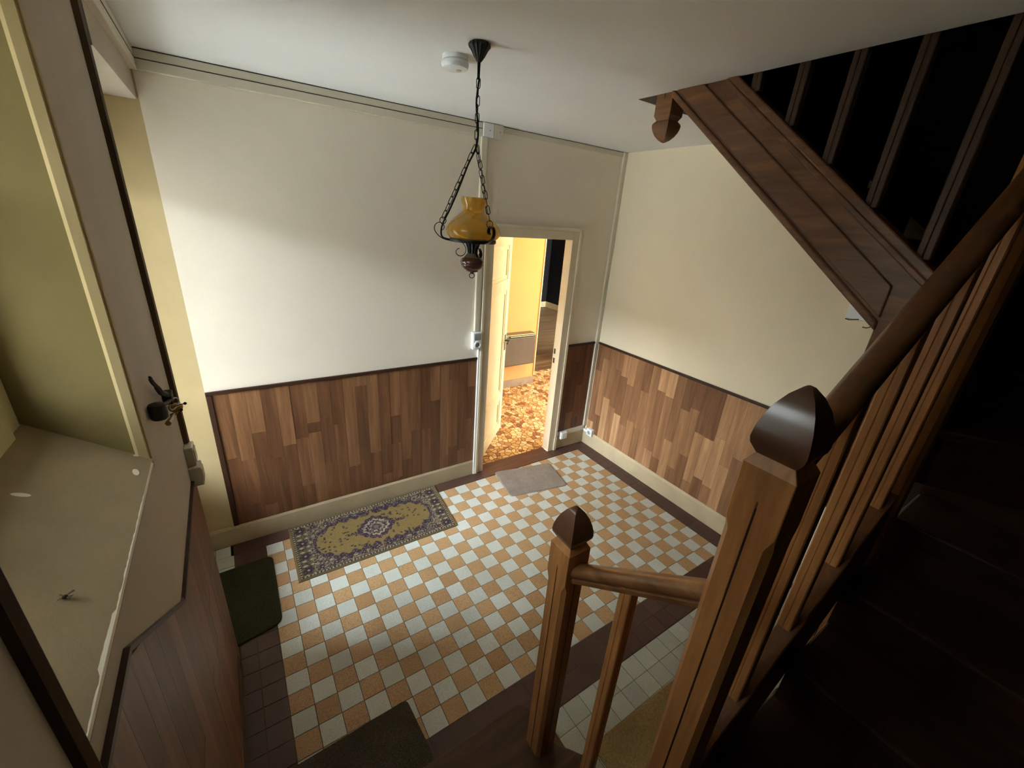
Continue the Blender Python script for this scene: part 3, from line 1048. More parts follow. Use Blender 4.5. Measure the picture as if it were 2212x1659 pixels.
# ------------------------------------------------------------------ smoke detector
sd = thing('smoke_detector', 'round white smoke detector on the ceiling next to the lamp rose', 'smoke detector', (-1.872, -0.862, ZC))
obj('base', lathe([(0.050, ZC), (0.050, ZC - 0.012), (0.046, ZC - 0.015)], (-1.872, -0.862), 32), 'plastic', sd, True)
obj('cover', lathe([(0.047, ZC - 0.0155), (0.053, ZC - 0.020), (0.054, ZC - 0.030), (0.049, ZC - 0.041), (0.034, ZC - 0.046), (0.002, ZC - 0.047)], (-1.872, -0.862), 32), 'plastic', sd, True)
obj('test_button', lathe([(0.010, ZC - 0.0465), (0.010, ZC - 0.049), (0.001, ZC - 0.0495)], (-1.862, -0.875), 14), 'trunk', sd, True)

# ------------------------------------------------------------------ hanging lamp
LX, LY = -1.869, -1.052
lp = thing('hanging_lamp', 'hanging oil-lamp style light with amber glass shade on black chains', 'lamp', (LX, LY, 1.918))
obj('ceiling_rose', lathe([(0.030, ZC), (0.038, ZC - 0.004), (0.0385, ZC - 0.012), (0.030, ZC - 0.022), (0.020, ZC - 0.040), (0.010, ZC - 0.054), (0.0055, ZC - 0.058), (0.0045, ZC - 0.10), (0.0055, ZC - 0.108), (0.003, ZC - 0.110)], (LX, LY), 48, 16, 0.05), 'iron', lp, True)


def link_mesh(L, w_, r):
    p = []
    h = L / 2 - w_ / 2
    for k in range(7):
        a = math.pi * k / 6
        p.append((w_ / 2 * math.cos(a), 0, h + w_ / 2 * math.sin(a)))
    for k in range(7):
        a = math.pi + math.pi * k / 6
        p.append((w_ / 2 * math.cos(a), 0, -h + w_ / 2 * math.sin(a)))
    return mesh('chain_link', tube(p, r, 5, True), 'iron', True, 80)


LINK = link_mesh(0.034, 0.0135, 0.0016)


def chain(a, b, n):
    a, b = Vector(a), Vector(b)
    d = (b - a)
    q = d.to_track_quat('Z', 'Y')
    for k in range(n):
        c = a + d * ((k + 0.5) / n)
        rot = q @ Matrix.Rotation(math.radians(35 + 90 * (k % 2)), 3, 'Z').to_quaternion()
        inst('chain_link', LINK, c, lp, None, rot.to_euler())


ZA = 2.409
chain((LX, LY, 2.628), (LX, LY, ZA), 8)
vd = Vector((LX - CAM_POS.x, LY - CAM_POS.y, 0)).normalized()
vr = Vector((vd.y, -vd.x, 0))
DIRS = [-vr, vr * 0.5 - vd * 0.866, vr * 0.5 + vd * 0.866]
ARM = [(.080, 2.0625), (.100, 2.0635), (.118, 2.067), (.134, 2.074), (.150, 2.088), (.158, 2.103), (.156, 2.117), (.147, 2.127), (.136, 2.130), (.125, 2.126), (.119, 2.117), (.120, 2.107), (.127, 2.101)]
FOOT = [(.047, 2.060), (.036, 2.050), (.029, 2.036), (.029, 2.022), (.036, 2.010), (.048, 2.004), (.060, 2.006), (.068, 2.014), (.068, 2.024), (.061, 2.032), (.055, 2.034)]


def fine(path, k=3):
    out = []
    for i in range(len(path) - 1):
        p0, p1, p2, p3 = path[max(i - 1, 0)], path[i], path[i + 1], path[min(i + 2, len(path) - 1)]
        for s_ in range(k):
            t_ = s_ / k
            out.append(tuple(0.5 * (2 * p1[c] + (p2[c] - p0[c]) * t_ + (2 * p0[c] - 5 * p1[c] + 4 * p2[c] - p3[c]) * t_ ** 2 + (3 * p1[c] - p0[c] - 3 * p2[c] + p3[c]) * t_ ** 3) for c in range(len(p1))))
    return out + [path[-1]]


RING_ME = mesh('hook_ring', tube([(0.013 * math.cos(a * math.pi / 8), 0, 0.013 * math.sin(a * math.pi / 8)) for a in range(16)], 0.0017, 6, True), 'iron', True, 80)
for d in DIRS:
    obj('scroll_arm', ribbon(fine(ARM), (LX, LY), d, 0.013, 0.0028), 'iron', lp, True)
    obj('foot_scroll', ribbon(fine(FOOT), (LX, LY), d, 0.011, 0.0026), 'iron', lp, True)
    e = Vector((LX, LY, 0)) + d * 0.124 + Vector((0, 0, 2.138))
    inst('hook_ring', RING_ME, e, lp, None, (0, 0, math.atan2(vr.y, vr.x) + 0.3))
    chain((LX + d.x * 0.004, LY + d.y * 0.004, ZA + 0.006), e + Vector((0, 0, 0.010)), 10)
obj('cable', tube(fine([(LX + 0.003, LY, 2.63), (LX - 0.004, LY + 0.003, 2.55), (LX + 0.005, LY - 0.002, 2.47), (LX, LY, ZA)] + [(LX + DIRS[0].x * r, LY + DIRS[0].y * r, z) for r, z in ((.03, 2.345), (.065, 2.255), (.10, 2.175), (.125, 2.125), (.131, 2.09), (.122, 2.072), (.09, 2.066))], 4), 0.0034, 6), 'iron', lp, True)
obj('gallery_ring', rings([[(LX + r * math.cos(a * math.pi / 20), LY + r * math.sin(a * math.pi / 20), z) for a in range(40)] for r, z in ((0.080, 2.061), (0.094, 2.061), (0.096, 2.066), (0.096, 2.073), (0.093, 2.074), (0.092, 2.067), (0.080, 2.067))], False, True), 'iron', lp, True)
for d in DIRS:
    obj('gallery_spoke', ribbon([(0.02, 2.063), (0.085, 2.063)], (LX, LY), d, 0.008, 0.003), 'iron', lp)
SH = [(.086, 2.070), (.098, 2.078), (.107, 2.089), (.1105, 2.101), (.109, 2.113), (.102, 2.127), (.089, 2.142), (.072, 2.157), (.056, 2.170), (.046, 2.179), (.043, 2.187), (.044, 2.195), (.048, 2.206), (.052, 2.219), (.053, 2.231)]
SH2 = fine(SH, 3)
obj('glass_shade', rings([[(LX + r * math.cos(a * math.pi / 28), LY + r * math.sin(a * math.pi / 28), z) for a in range(56)] for r, z in SH2 + [(SH2[-1][0] - .0022, SH2[-1][1])] + [(r - .0022, z) for r, z in reversed(SH2)]], False), 'amber', lp, True, ang=70)
obj('bulb_holder', lathe([(.016, 2.061), (.016, 2.10), (.012, 2.104)], (LX, LY), 16), 'iron', lp, True)
obj('bulb', lathe([(.010, 2.104), (.014, 2.115), (.0165, 2.13), (.012, 2.155), (.003, 2.170)], (LX, LY), 16), 'bulb', lp, True)
obj('fluted_stem', lathe([(.030, 2.061), (.028, 2.055), (.021, 2.035), (.019, 2.018), (.020, 2.012)], (LX, LY), 48, 12, 0.08), 'iron', lp, True)
obj('collar', lathe([(.019, 2.018), (.023, 2.014), (.031, 2.004), (.035, 1.999)], (LX, LY), 60, 20, 0.04), 'steel', lp, True)
obj('font_bowl', lathe(fine([(.034, 2.001), (.044, 1.996), (.0495, 1.988), (.050, 1.980), (.0475, 1.975), (.048, 1.972), (.043, 1.962), (.034, 1.953), (.026, 1.949), (.026, 1.944), (.012, 1.943), (.008, 1.938), (.006, 1.934)], 2), (LX, LY), 32), 'vase', lp, True)
obj('pull_ring', tube([(LX + vr.x * 0.0105 * math.cos(a * math.pi / 10), LY + vr.y * 0.0105 * math.cos(a * math.pi / 10), 1.9265 + 0.0105 * math.sin(a * math.pi / 10)) for a in range(20)], 0.0017, 6, True), 'iron', lp, True)

# ------------------------------------------------------------------ rug and mats
def hsh(a, b):
    v = math.sin(a * 127.1 + b * 311.7) * 43758.5453
    return v - math.floor(v)


GOLD, NAVY, CREAM, OLIVE, BROWN, PINK = [lin(c) for c in ((134, 113, 70), (64, 53, 66), (168, 152, 124), (100, 92, 72), (60, 50, 42), (124, 102, 90))]


def rug_color(u, v):
    """u,v in -1..1 (length, width); returns linear colour"""
    X, Y = u * 1.04, v * 0.52          # roughly half-metres*2 for even motifs
    ax, ay = abs(u), abs(v)
    n = hsh(math.floor(X * 90), math.floor(Y * 90))
    if ax > 0.975 or ay > 0.955:
        return OLIVE if ax < 0.985 else GOLD
    if ax > 0.955 or ay > 0.915:
        k = (math.floor((X if ay > 0.915 else Y) * 50)) % 2
        return CREAM if k else BROWN
    if ax > 0.80:                        # end borders with flowers
        if ax < 0.815:
            return CREAM if math.floor(Y * 60) % 2 else BROWN
        cyc = Y / 0.26
        fy = (cyc - math.floor(cyc) - 0.5) * 0.26
        fx = (ax - 0.885) * 1.04
        r = math.hypot(fx, fy)
        a = math.atan2(fy, fx)
        rr = 0.050 + 0.012 * math.cos(6 * a)
        if r < 0.014:
            return CREAM
        if r < rr:
            return NAVY
        if r < rr + 0.012:
            return BROWN if n < 0.6 else OLIVE
        if abs(abs(fy) - 0.085) < 0.009 + 0.01 * math.sin(fx * 70):
            return CREAM
        return OLIVE if n < 0.75 else BROWN
    # field: gold lobed ground inside dark vine surround
    th = math.atan2(v / 0.62, u / 0.74)
    rad = math.hypot(u / 0.74, v / 0.62)
    lob = 0.90 + 0.07 * math.cos(22 * th) + 0.05 * math.cos(9 * th + 0.6)
    sq = (abs(u / 0.74) ** 2.6 + abs(v / 0.66) ** 2.2) ** 0.42
    md = ((abs(u) / 0.25) ** 1.4 + (abs(v) / 0.48) ** 1.4) ** 0.72     # medallion metric
    mdl = md + 0.05 * math.cos(14 * math.atan2(v, u * 2))
    if mdl < 1.0:
        k = int(mdl * 7)
        if k in (2, 4):
            return CREAM if n < 0.75 else NAVY
        if k == 0:
            return PINK
        return NAVY if n < 0.8 else PINK
    if ay < 0.05 and 0.235 < ax < 0.40:
        return NAVY if n < 0.7 else GOLD
    waist = 0.50 + 0.40 * math.cos(min(ax / 0.12, 1) * math.pi / 2) * 1.0
    edge = 0.60 - 0.0 * ax + 0.05 * math.cos(u * 46) - 0.42 * max(0, (ax - 0.45) / 0.3) ** 1.6
    if ax < 0.74 and ay < max(edge, 0.94 * (1 - ax / 0.055) if ax < 0.055 else 0):
        g = hsh(math.floor(X * 34), math.floor(Y * 34))
        if g > 0.88:
            return OLIVE if n < 0.5 else BROWN
        return tuple(c * (0.9 + 0.2 * n) for c in GOLD[:3]) + (1,)
    if ax < 0.79 and ay < edge + 0.16 and ax < 0.77:
        return NAVY if n < 0.82 else PINK
    # side border with scattered florets
    cyc = X / 0.17
    fx = (cyc - math.floor(cyc) - 0.5) * 0.17
    fy = (ay - 0.78) * 0.52
    r = math.hypot(fx, fy)
    if r < 0.010:
        return CREAM
    if r < 0.032 + 0.008 * math.cos(5 * math.atan2(fy, fx)):
        return BROWN if n < 0.5 else NAVY
    if n > 0.80:
        return CREAM
    return NAVY if n < 0.28 else OLIVE if n < 0.62 else PINK


rugp = [Vector((-2.655, -0.430, 0)), Vector((-1.590, -0.432, 0)), Vector((-1.548, 0.092, 0)), Vector((-2.652, 0.092, 0))]
NU, NV = 300, 150
V, F, CO = [], [], []
for j in range(NV + 1):
    for i in range(NU + 1):
        s_, t_ = i / NU, j / NV
        p = rugp[0] * (1 - s_) * (1 - t_) + rugp[1] * s_ * (1 - t_) + rugp[2] * s_ * t_ + rugp[3] * (1 - s_) * t_
        z = 0.0085 + 0.0008 * math.sin(s_ * 17) * math.sin(t_ * 9)
        if i in (0, NU) or j in (0, NV):
            z = 0.0062
        V.append((p.x, p.y, z))
        CO.append(rug_color(s_ * 2 - 1, t_ * 2 - 1))
for j in range(NV):
    for i in range(NU):
        a = j * (NU + 1) + i
        F.append((a, a + 1, a + NU + 2, a + NU + 1))
me = bpy.data.meshes.new('pile_surface')
me.from_pydata(V, [], F)
at_ = me.color_attributes.new('pattern', 'FLOAT_COLOR', 'POINT')
at_.data.foreach_set('color', [c for q in CO for c in q])
t = NT('patterned_rug_pile')
at = t.node('ShaderNodeAttribute', attribute_name='pattern')
nf = t.noise(t.pos(rand=False), 420, 2, 0.6)
t.base(t.mix(1.0, at.outputs['Color'], t.ramp(nf, [(0.35, (0.66, 0.66, 0.66, 1)), (0.65, (1.05, 1.05, 1.05, 1))]), 'MULTIPLY'))
t.bump(nf, 0.6, 0.003)
me.materials.append(t.set(0.95, spec=0.1))
rug = thing('patterned_rug', 'long gold and dark purple oriental rug with central medallion along the wainscot', 'rug', (-2.11, -0.17, 0))
o = bpy.data.objects.new('pile_surface', me)
COL.objects.link(o)
o.parent = rug
o.location = -ORG[rug.name]
bq = [(p.x, p.y) for p in rugp]
obj('backing', prism([(bq[0][0] - .004, bq[0][1] - .004), (bq[1][0] + .004, bq[1][1] - .004), (bq[2][0] + .004, bq[2][1] + .004), (bq[3][0] - .004, bq[3][1] + .004)], 'z', 0.0005, 0.0064), plain('rug_binding', (112, 94, 62), 0.95, var=0.1), rug)


def mat_mesh(corners, rad, z1, bulge=0.0, n=6):
    """rounded-corner slab through four corners (counter-clockwise)"""
    pts = []
    m = len(corners)
    for k in range(m):
        c = Vector(corners[k])
        a = (Vector(corners[k - 1]) - c).normalized()
        b = (Vector(corners[(k + 1) % m]) - c).normalized()
        r = rad[k] if isinstance(rad, (list, tuple)) else rad
        for s_ in range(n + 1):
            t_ = s_ / n
            p = c + a * r * (1 - t_) ** 2 + b * r * t_ ** 2
            pts.append((p.x, p.y))
    cx_ = sum(p[0] for p in pts) / len(pts)
    cy_ = sum(p[1] for p in pts) / len(pts)
    rs = []
    for sc_, z in ((1.0, 0.0005), (1.0, z1 * 0.6), (0.985, z1 * 0.95), (0.95, z1), (0.5, z1 + bulge), (0.02, z1 + bulge)):
        rs.append([(cx_ + (p[0] - cx_) * sc_, cy_ + (p[1] - cy_) * sc_, z) for p in pts])
    return rings(rs)


m_ = obj('doormat', mat_mesh([(-1.045, -0.334), (-0.505, -0.436), (-0.432, -0.075), (-0.985, 0.035)], 0.04, 0.009), 'mat_grey', None, True)
tag(m_, 'plain grey-beige doormat lying askew in front of the open door', 'doormat')
m_ = obj('doormat', mat_mesh([(-2.972, -0.712), (-2.772, -0.672), (-2.772, -0.115), (-3.12, -0.13), (-3.12, -0.712)], [0.02, 0.05, 0.05, 0.02, 0.02], 0.012), 'mat_green', None, True)
tag(m_, 'dark green doormat at the front door recess', 'doormat')
m_ = obj('doormat', mat_mesh([(-2.90, -1.735), (-2.305, -1.735), (-2.33, -1.40), (-2.88, -1.415)], 0.025, 0.010), 'mat_dark', None, True)
tag(m_, 'dark taupe doormat at the foot of the stair', 'doormat')
m_ = obj('floor_mat', mat_mesh([(-1.694, -2.46), (-0.75, -2.46), (-0.75, -2.015), (-1.694, -2.0)], 0.006, 0.012), 'mat_tan', None, True)
tag(m_, 'tan mat on the white tiles beside the stair newels', 'mat')

# ------------------------------------------------------------------ sill details and bunch of keys
def sillz(x):
    return 1.4895 + (XL + 0.002 - x) * (1.7245 - 1.4895) / (XL + 0.002 + 3.30)


rg2 = random.Random(3)
pts_t, pts_b = [], []
yy = PY0 - 0.035
while yy > NY + 0.02:
    k = 0.0004 + 0.0016 * rg2.random() + (0.003 if -2.0 < yy < -1.88 else 0)
    if yy > -1.52:
        k = 0.0003
    pts_t.append((XL + 0.002 - k, yy))
    pts_b.append((XL + 0.0046, yy))
    yy -= 0.012
vs, fs = [], []
for (xa, ya), (xb, yb) in zip(pts_t, pts_b):
    vs += [(xa, ya, sillz(xa) + 0.0012), (XL + 0.0025, ya, 1.4905), (xb, yb, 1.486), (xb - 0.001, ya, 1.484)]
for k in range(len(pts_t) - 1):
    for c in range(3):
        fs.append((k * 4 + c, k * 4 + 4 + c, k * 4 + 5 + c, k * 4 + 1 + c))
obj('chipped_edge', (vs, fs), 'chip', bpy.data.objects['trim_1'])
for cx_, cy_, ra, rb, an in ((-3.135, -1.60, 0.012, 0.006, 0.4), (-3.01, -1.335, 0.012, 0.004, 1.0), (-3.005, -1.42, 0.006, 0.014, 0.1)):
    ring = []
    for a in range(12):
        q = 2 * math.pi * a / 12
        dx, dy = ra * math.cos(q), rb * math.sin(q)
        x, y = cx_ + dx * math.cos(an) - dy * math.sin(an), cy_ + dx * math.sin(an) + dy * math.cos(an)
        ring.append((x, y, sillz(x) + 0.001))
    obj('paint_spot', rings([ring, [(p[0], p[1], p[2] - 0.003) for p in ring]]), 'chip', bpy.data.objects['trim_1'])
ix, iy = -3.04, -1.855
iz = sillz(ix) + 0.004
ins = thing('dead_insect', 'dead brown insect lying on the window sill', 'insect', (ix, iy, iz - 0.004))
obj('body', lathe([(0.0005, iz - 0.003), (0.003, iz - 0.002), (0.004, iz), (0.0025, iz + 0.003), (0.0004, iz + 0.004)], (ix, iy), 8), 'insect', ins, True)
for s_ in (-1, 1):
    obj('wing', ([(ix, iy, iz), (ix + 0.012, iy + s_ * 0.004, iz + 0.003), (ix + 0.009, iy + s_ * 0.010, iz + 0.002), (ix + 0.003, iy + s_ * 0.006, iz + 0.001)], [(0, 1, 2, 3)]), 'insect', ins)
    obj('leg', tube([(ix, iy, iz), (ix - 0.006, iy + s_ * 0.006, iz + 0.003), (ix - 0.010, iy + s_ * 0.008, iz - 0.002)], 0.0005, 5), 'insect', ins)

ks = thing('bunch_of_keys', 'bunch of keys with black fob and braided cord on a brass hook on the pier', 'keys', (XL, -0.93, 1.46))
obj('hook', merge(tube(fine([(XL, -0.90, 1.425), (XL + 0.010, -0.90, 1.43), (XL + 0.020, -0.91, 1.44), (XL + 0.022, -0.915, 1.455)], 3), 0.006, 8),
                  lathe(fine([(0.004, 1.445), (0.016, 1.449), (0.021, 1.458), (0.020, 1.468), (0.010, 1.474), (0.002, 1.475)], 2), (XL + 0.022, -0.915), 14)), 'brass', ks, True)
obj('bracket', box(XL, XL + 0.026, -0.975, -0.925, 1.497, 1.535), 'braid', ks, bev=0.003)
obj('fob', lathe(fine([(0.003, 1.556), (0.017, 1.558), (0.021, 1.566), (0.0215, 1.590), (0.019, 1.604), (0.004, 1.608)], 2), (XL + 0.022, -1.225), 16), 'rubber', ks, True)
obj('cord', tube(fine([(XL + 0.022, -1.225, 1.600), (XL + 0.024, -1.16, 1.575), (XL + 0.022, -1.05, 1.535), (XL + 0.02, -0.95, 1.51), (XL + 0.018, -1.0, 1.545), (XL + 0.018, -1.083, 1.585), (XL + 0.018, -1.126, 1.621), (XL + 0.018, -1.17, 1.652), (XL + 0.02, -1.202, 1.679), (XL + 0.024, -1.21, 1.676)], 3), [0.006] * 12 + [0.0085] * 6 + [0.006] * 5 + [0.0035] * 5, 6), 'braid', ks, True)
obj('ring', tube([(XL + 0.024 + 0.010 * math.cos(a * math.pi / 8), -0.945 + 0.03 * math.cos(a * math.pi / 8), 1.487 + 0.018 * math.sin(a * math.pi / 8)) for a in range(16)], 0.0024, 6, True), 'steel', ks, True)
for dx, dy, dz in ((0.052, 0.0, 0.002), (0.040, -0.02, -0.012)):
    x_, y_, z_ = XL + dx, -0.93 + dy, 1.475 + dz
    obj('key', merge(tube([(XL + 0.022, y_ - 0.02, z_ + 0.002), (x_, y_, z_)], 0.0016, 6), lathe([(0.001, z_ - 0.006), (0.005, z_ - 0.003), (0.005, z_ + 0.002), (0.001, z_ + 0.005)], (x_, y_), 8)), 'rubber', ks, True)
obj('key', tube([(XL + 0.016, -1.085, 1.478), (XL + 0.02, -1.05, 1.476), (XL + 0.022, -0.95, 1.458)], [0.009, 0.006, 0.002], 6), 'brass', ks, True)

# ------------------------------------------------------------------ staircase
RISE = 0.1833
st = thing('staircase', 'dark varnished wooden staircase with square newels rising around an open well', 'staircase', (-1.95, -2.0, 0))


def tread(name, poly, z, mat='tread'):
    return obj(name, prism(poly, 'z', z - 0.032, z), mat, st, bev=0.008)


# outer wall-side limits
XS, YS = -2.975, YF + 0.005
N2 = (-1.955, -2.405)
NX, NYY = -1.955, -2.405
# flight 1
tread('tread', [(XS, -1.765), (-1.96, -1.765), (-1.93, -1.778), (-1.914, -1.82), (-1.908, -1.93), (-1.898, -1.975), (-1.86, -2.02), (-1.83, -2.06), (-1.81, -2.16), (XS, -2.16)], RISE)
obj('riser', box(XS, -1.965, -1.797, -1.81, 0, RISE - 0.030), 'tread', st)
obj('riser', prism([(-1.965, -1.80), (-1.93, -1.84), (-1.925, -1.95), (-1.885, -2.02), (-1.86, -2.06), (-1.84, -2.15), (-1.86, -2.15), (-1.88, -2.07), (-1.91, -2.02), (-1.945, -1.95), (-1.95, -1.85), (-1.98, -1.81)], 'z', 0, RISE - 0.030), 'tread', st)
tread('tread', [(XS, -2.095), (-1.932, -2.095), (-1.932, -2.40), (XS, -2.42)], 2 * RISE)
obj('riser', box(XS, -1.935, -2.125, -2.14, RISE - 0.01, 2 * RISE - 0.02), 'tread', st)
obj('riser', box(-1.975, -1.945, -2.14, -2.40, RISE - 0.01, 2 * RISE - 0.02), 'tread', st)
# winders about the second newel
def ray_pt(a):
    c, s = math.cos(a), math.sin(a)
    t_ = 1e9
    if c < 0:
        t_ = min(t_, (XS - NX) / c)
    if s < 0:
        t_ = min(t_, (YS - NYY) / s)
    return (NX + c * t_, NYY + s * t_)


AW = [math.radians(a) for a in (178, 226)]
corner = (XS, YS)
p3, p4 = ray_pt(AW[0] - 0.04), ray_pt(AW[1] - 0.04)
p3b, p4b = ray_pt(AW[0]), ray_pt(AW[1])
tread('tread', [(NX, NYY + 0.06), p3, corner, (p4[0] + 0.12, YS), (NX + 0.03, NYY - 0.10)], 3 * RISE, 'tread_y')
tread('tread', [(NX, NYY + 0.0), p4, (-1.36, YS), (-1.36, -2.43), (NX, -2.43)], 4 * RISE, 'tread_y')
for k, pr in enumerate((p3b, p4b)):
    d = Vector((pr[0] - NX, pr[1] - NYY, 0)).normalized()
    nrm = Vector((-d.y, d.x, 0)) * 0.012
    q = [(NX + nrm.x, NYY + nrm.y), (pr[0] + nrm.x, pr[1] + nrm.y), (pr[0] + 2 * nrm.x, pr[1] + 2 * nrm.y), (NX + 2 * nrm.x, NYY + 2 * nrm.y)]
    obj('riser', prism(q, 'z', (2 + k) * RISE - 0.01, (3 + k) * RISE - 0.02), 'tread_y', st)
# flight 2 straight treads (nosings parallel to y)
YI = -2.44
NOS = [(-1.43, 5), (-1.167, 6), (-0.90, 7), (-0.64, 8)]
NOS = [(-1.70, 5)] + [(x, n + 1 - 1) for x, n in NOS]
for k, (x, n) in enumerate(NOS[1:]):
    z = n * RISE
    xb = x + 0.335
    tread('tread', [(x, YI), (xb, YI), (xb, YS), (x, YS)], z, 'tread_y')
    obj('riser', box(x + 0.028, x + 0.042, YI, YS, z - RISE - 0.01, z - 0.02), 'tread_y', st)
tread('tread', [(-0.95, -2.44), (-0.45, YS), (XR - 0.005, YS), (XR - 0.005, -2.85)], 9 * RISE, 'tread_y')
tread('tread', [(-0.92, -2.42), (XR - 0.005, -2.95), (XR - 0.005, -2.35)], 10 * RISE, 'tread_y')
tread('tread', [(-0.93, -2.40), (XR - 0.01, -2.45), (XR - 0.01, -2.05), (-0.93, -2.12)], 11 * RISE, 'tread_y')
for k, (pa, pb) in enumerate((((-0.93, -2.45), (-0.42, YS)), ((-0.92, -2.44), (XR - 0.01, -2.92)), ((-0.93, -2.42), (XR - 0.01, -2.43)))):
    d = Vector((pb[0] - pa[0], pb[1] - pa[1], 0)).normalized()
    nv = Vector((d.y, -d.x, 0)) * 0.014
    obj('riser', prism([pa, pb, (pb[0] - nv.x, pb[1] - nv.y), (pa[0] - nv.x, pa[1] - nv.y)], 'z', (8 + k) * RISE - 0.02, (9 + k) * RISE - 0.02), 'tread_y', st)
# flight 3 rises towards the back wall
for k in range(5):
    y0_ = -2.12 + k * 0.225
    z = (12 + k) * RISE
    if z < 3.05:
        tread('tread', [(-0.93, y0_), (XR - 0.01, y0_), (XR - 0.01, min(y0_ + 0.26, -1.02)), (-0.93, min(y0_ + 0.26, -1.02))], z, 'tread')
        obj('riser', box(-0.93, XR - 0.01, y0_ + 0.025, y0_ + 0.04, z - RISE, z - 0.03), 'tread', st)

# strings
def s2(x):
    return 1.165 + 0.667 * (x + 1.36)       # top edge of the second-flight string


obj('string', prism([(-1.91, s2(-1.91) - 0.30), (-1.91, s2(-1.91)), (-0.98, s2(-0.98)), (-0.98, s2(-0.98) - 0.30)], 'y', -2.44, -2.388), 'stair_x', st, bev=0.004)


def s3(y):
    return 2.556 + 0.80 * (y + 1.73)         # top of the third-flight string


def s3b(y):
    return 2.701 + 0.806 * (y + 1.232)


x0_, x1_ = -0.972, -0.930
obj('soffit_board', prism([(-2.20, s3b(-2.20) + 0.01), (-1.06, s3b(-1.06) + 0.01), (-1.06, s3b(-1.06) + 0.035), (-2.20, s3b(-2.20) + 0.035)], 'x', -0.93, XR - 0.01), 'tread', st)
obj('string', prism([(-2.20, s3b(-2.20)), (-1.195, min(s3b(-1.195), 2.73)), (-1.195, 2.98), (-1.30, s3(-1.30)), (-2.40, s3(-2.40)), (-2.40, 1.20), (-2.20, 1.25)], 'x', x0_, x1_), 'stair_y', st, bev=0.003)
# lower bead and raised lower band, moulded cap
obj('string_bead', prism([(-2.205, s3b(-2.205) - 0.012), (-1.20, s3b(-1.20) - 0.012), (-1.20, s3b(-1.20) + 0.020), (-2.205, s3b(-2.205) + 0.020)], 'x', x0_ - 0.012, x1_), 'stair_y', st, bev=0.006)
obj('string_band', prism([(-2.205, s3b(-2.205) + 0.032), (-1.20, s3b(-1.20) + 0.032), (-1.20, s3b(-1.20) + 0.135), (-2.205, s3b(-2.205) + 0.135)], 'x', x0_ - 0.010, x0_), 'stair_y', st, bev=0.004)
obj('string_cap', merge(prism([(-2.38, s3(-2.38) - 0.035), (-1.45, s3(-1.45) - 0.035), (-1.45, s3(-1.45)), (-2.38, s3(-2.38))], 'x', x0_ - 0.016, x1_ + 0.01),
                        prism([(-2.38, s3(-2.38) - 0.062), (-1.45, s3(-1.45) - 0.062), (-1.45, s3(-1.45) - 0.035), (-2.38, s3(-2.38) - 0.035)], 'x', x0_ - 0.008, x1_)), 'stair_y', st, bev=0.005)


def post_ring(cx_, cy_, hw, ch, gr, z):
    """square ring with corner chamfer ch and face-centre groove depth gr"""
    ring = []
    gw = 0.0022
    for k in range(4):
        a = k * math.pi / 2
        c, s = math.cos(a), math.sin(a)
        for px, py in ((hw, -hw + ch), (hw, -gw), (hw - gr, 0), (hw, gw), (hw, hw - ch)):
            ring.append((cx_ + px * c - py * s, cy_ + px * s + py * c, z))
    return ring


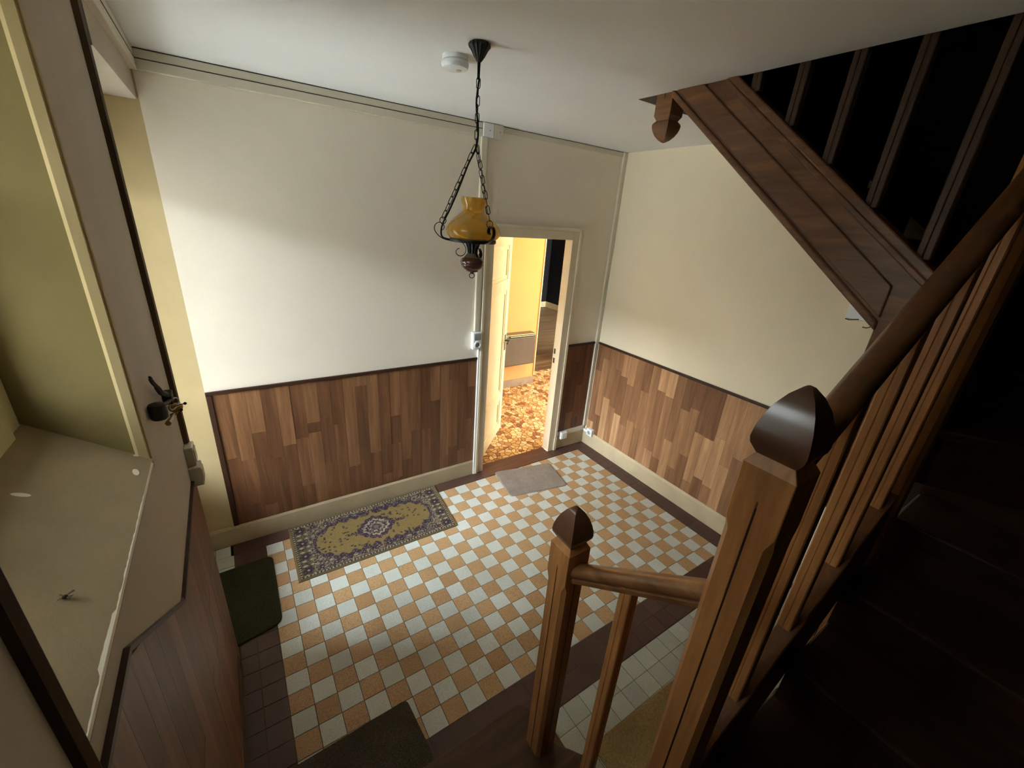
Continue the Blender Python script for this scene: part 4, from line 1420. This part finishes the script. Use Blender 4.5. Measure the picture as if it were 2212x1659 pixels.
def newel(cx_, cy_, hw, z0, zs, ztip, name='newel', down=False, capm='cap', chlow=0.012, postm='stair'):
    """post from z0 to shoulder zs, with a pointed four-sided finial"""
    sg = -1 if down else 1
    lv = [(z0, chlow, 0.004), (zs - sg * 0.16, chlow, 0.004), (zs - sg * 0.13, 0.0015, 0.004), (zs - sg * 0.085, 0.0015, 0.0035), (zs - sg * 0.075, 0.0015, 0.0), (zs - sg * 0.012, 0.0015, 0.0)]
    rs = [post_ring(cx_, cy_, hw, ch, gr, z) for z, ch, gr in lv]
    rs.append(post_ring(cx_, cy_, hw * 0.74, 0.0012, 0.0, zs + sg * 0.008))
    o = obj(name, rings(rs), postm, st, True, ang=25)
    H = abs(ztip - zs)
    fp = [(0.74, 0.055), (0.98, 0.19), (1.02, 0.27), (0.98, 0.40), (0.88, 0.55), (0.70, 0.72), (0.44, 0.87), (0.14, 0.98), (0.01, 1.0)]
    rr = []
    for f, h in fp:
        q = hw * f
        z = zs + sg * H * h
        rr.append([(cx_ - q, cy_ - q, z), (cx_ + q, cy_ - q, z), (cx_ + q, cy_ + q, z), (cx_ - q, cy_ + q, z)])
    obj('finial', rings(rr), capm, o, True, ang=45)
    # stained groove lines on the two faces that show
    if not down:
        for kx, ky in ((-1, 0), (0, -1), (1, 0), (0, 1)):
            g = 0.0026
            a, b = min(z0 + 0.004, zs - 0.09), zs - 0.09
            if kx:
                bx = box(cx_ + kx * (hw - 0.0035), cx_ + kx * (hw - 0.0005), cy_ - g / 2, cy_ + g / 2, a, b)
            else:
                bx = box(cx_ - g / 2, cx_ + g / 2, cy_ + ky * (hw - 0.0035), cy_ + ky * (hw - 0.0005), a, b)
            obj('groove', bx, 'groove', o)
    return o


newel(-1.955, -1.932, 0.045, RISE, 1.232, 1.368)
newel(-1.955, -2.405, 0.046, 0.30, 1.800, 1.945)
newel(-0.950, -2.405, 0.046, 0.60, 2.62, 2.76)
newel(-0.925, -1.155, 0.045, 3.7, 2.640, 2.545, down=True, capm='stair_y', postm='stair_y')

RAIL = [(-0.020, -0.034), (0.020, -0.034), (0.022, -0.020), (0.017, -0.014), (0.026, -0.008), (0.030, 0.006), (0.027, 0.021), (0.016, 0.032), (0.0, 0.035), (-0.016, 0.032), (-0.027, 0.021), (-0.030, 0.006), (-0.026, -0.008), (-0.017, -0.014), (-0.022, -0.020)]


def rail(a, b, side, mat, name='handrail'):
    return obj(name, sweep(RAIL, a, b, side, (0, 0, 1)), mat, st, True, ang=50)


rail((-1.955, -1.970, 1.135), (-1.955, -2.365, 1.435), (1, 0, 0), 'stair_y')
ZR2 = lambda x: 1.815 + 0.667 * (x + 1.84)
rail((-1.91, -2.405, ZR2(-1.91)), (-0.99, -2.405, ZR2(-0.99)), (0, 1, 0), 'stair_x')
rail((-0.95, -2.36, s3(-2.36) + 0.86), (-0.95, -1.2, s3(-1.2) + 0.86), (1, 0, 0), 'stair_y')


def baluster(cx_, cy_, z0, z1, hw=0.019, mat='stair'):
    rs = [post_ring(cx_, cy_, hw, ch, gr, z) for z, ch, gr in ((z0, 0.003, 0.0), (z0 + 0.05, 0.003, 0.003), (z1 - 0.05, 0.003, 0.003), (z1, 0.003, 0.0))]
    return obj('baluster', rings(rs), mat, st, True, ang=25)


baluster(-1.955, -2.170, 2 * RISE - 0.002, 1.27)
for x in (-1.875, -1.69, -1.475, -1.26, -1.045):
    baluster(x, -2.405, s2(x) - 0.02, ZR2(x) - 0.03)
for y in (-1.575, -1.738, -1.90, -2.068, -2.245):
    baluster(-0.951, y, s3(y) - 0.005, s3(y) + 0.83, mat='stair_shaded')
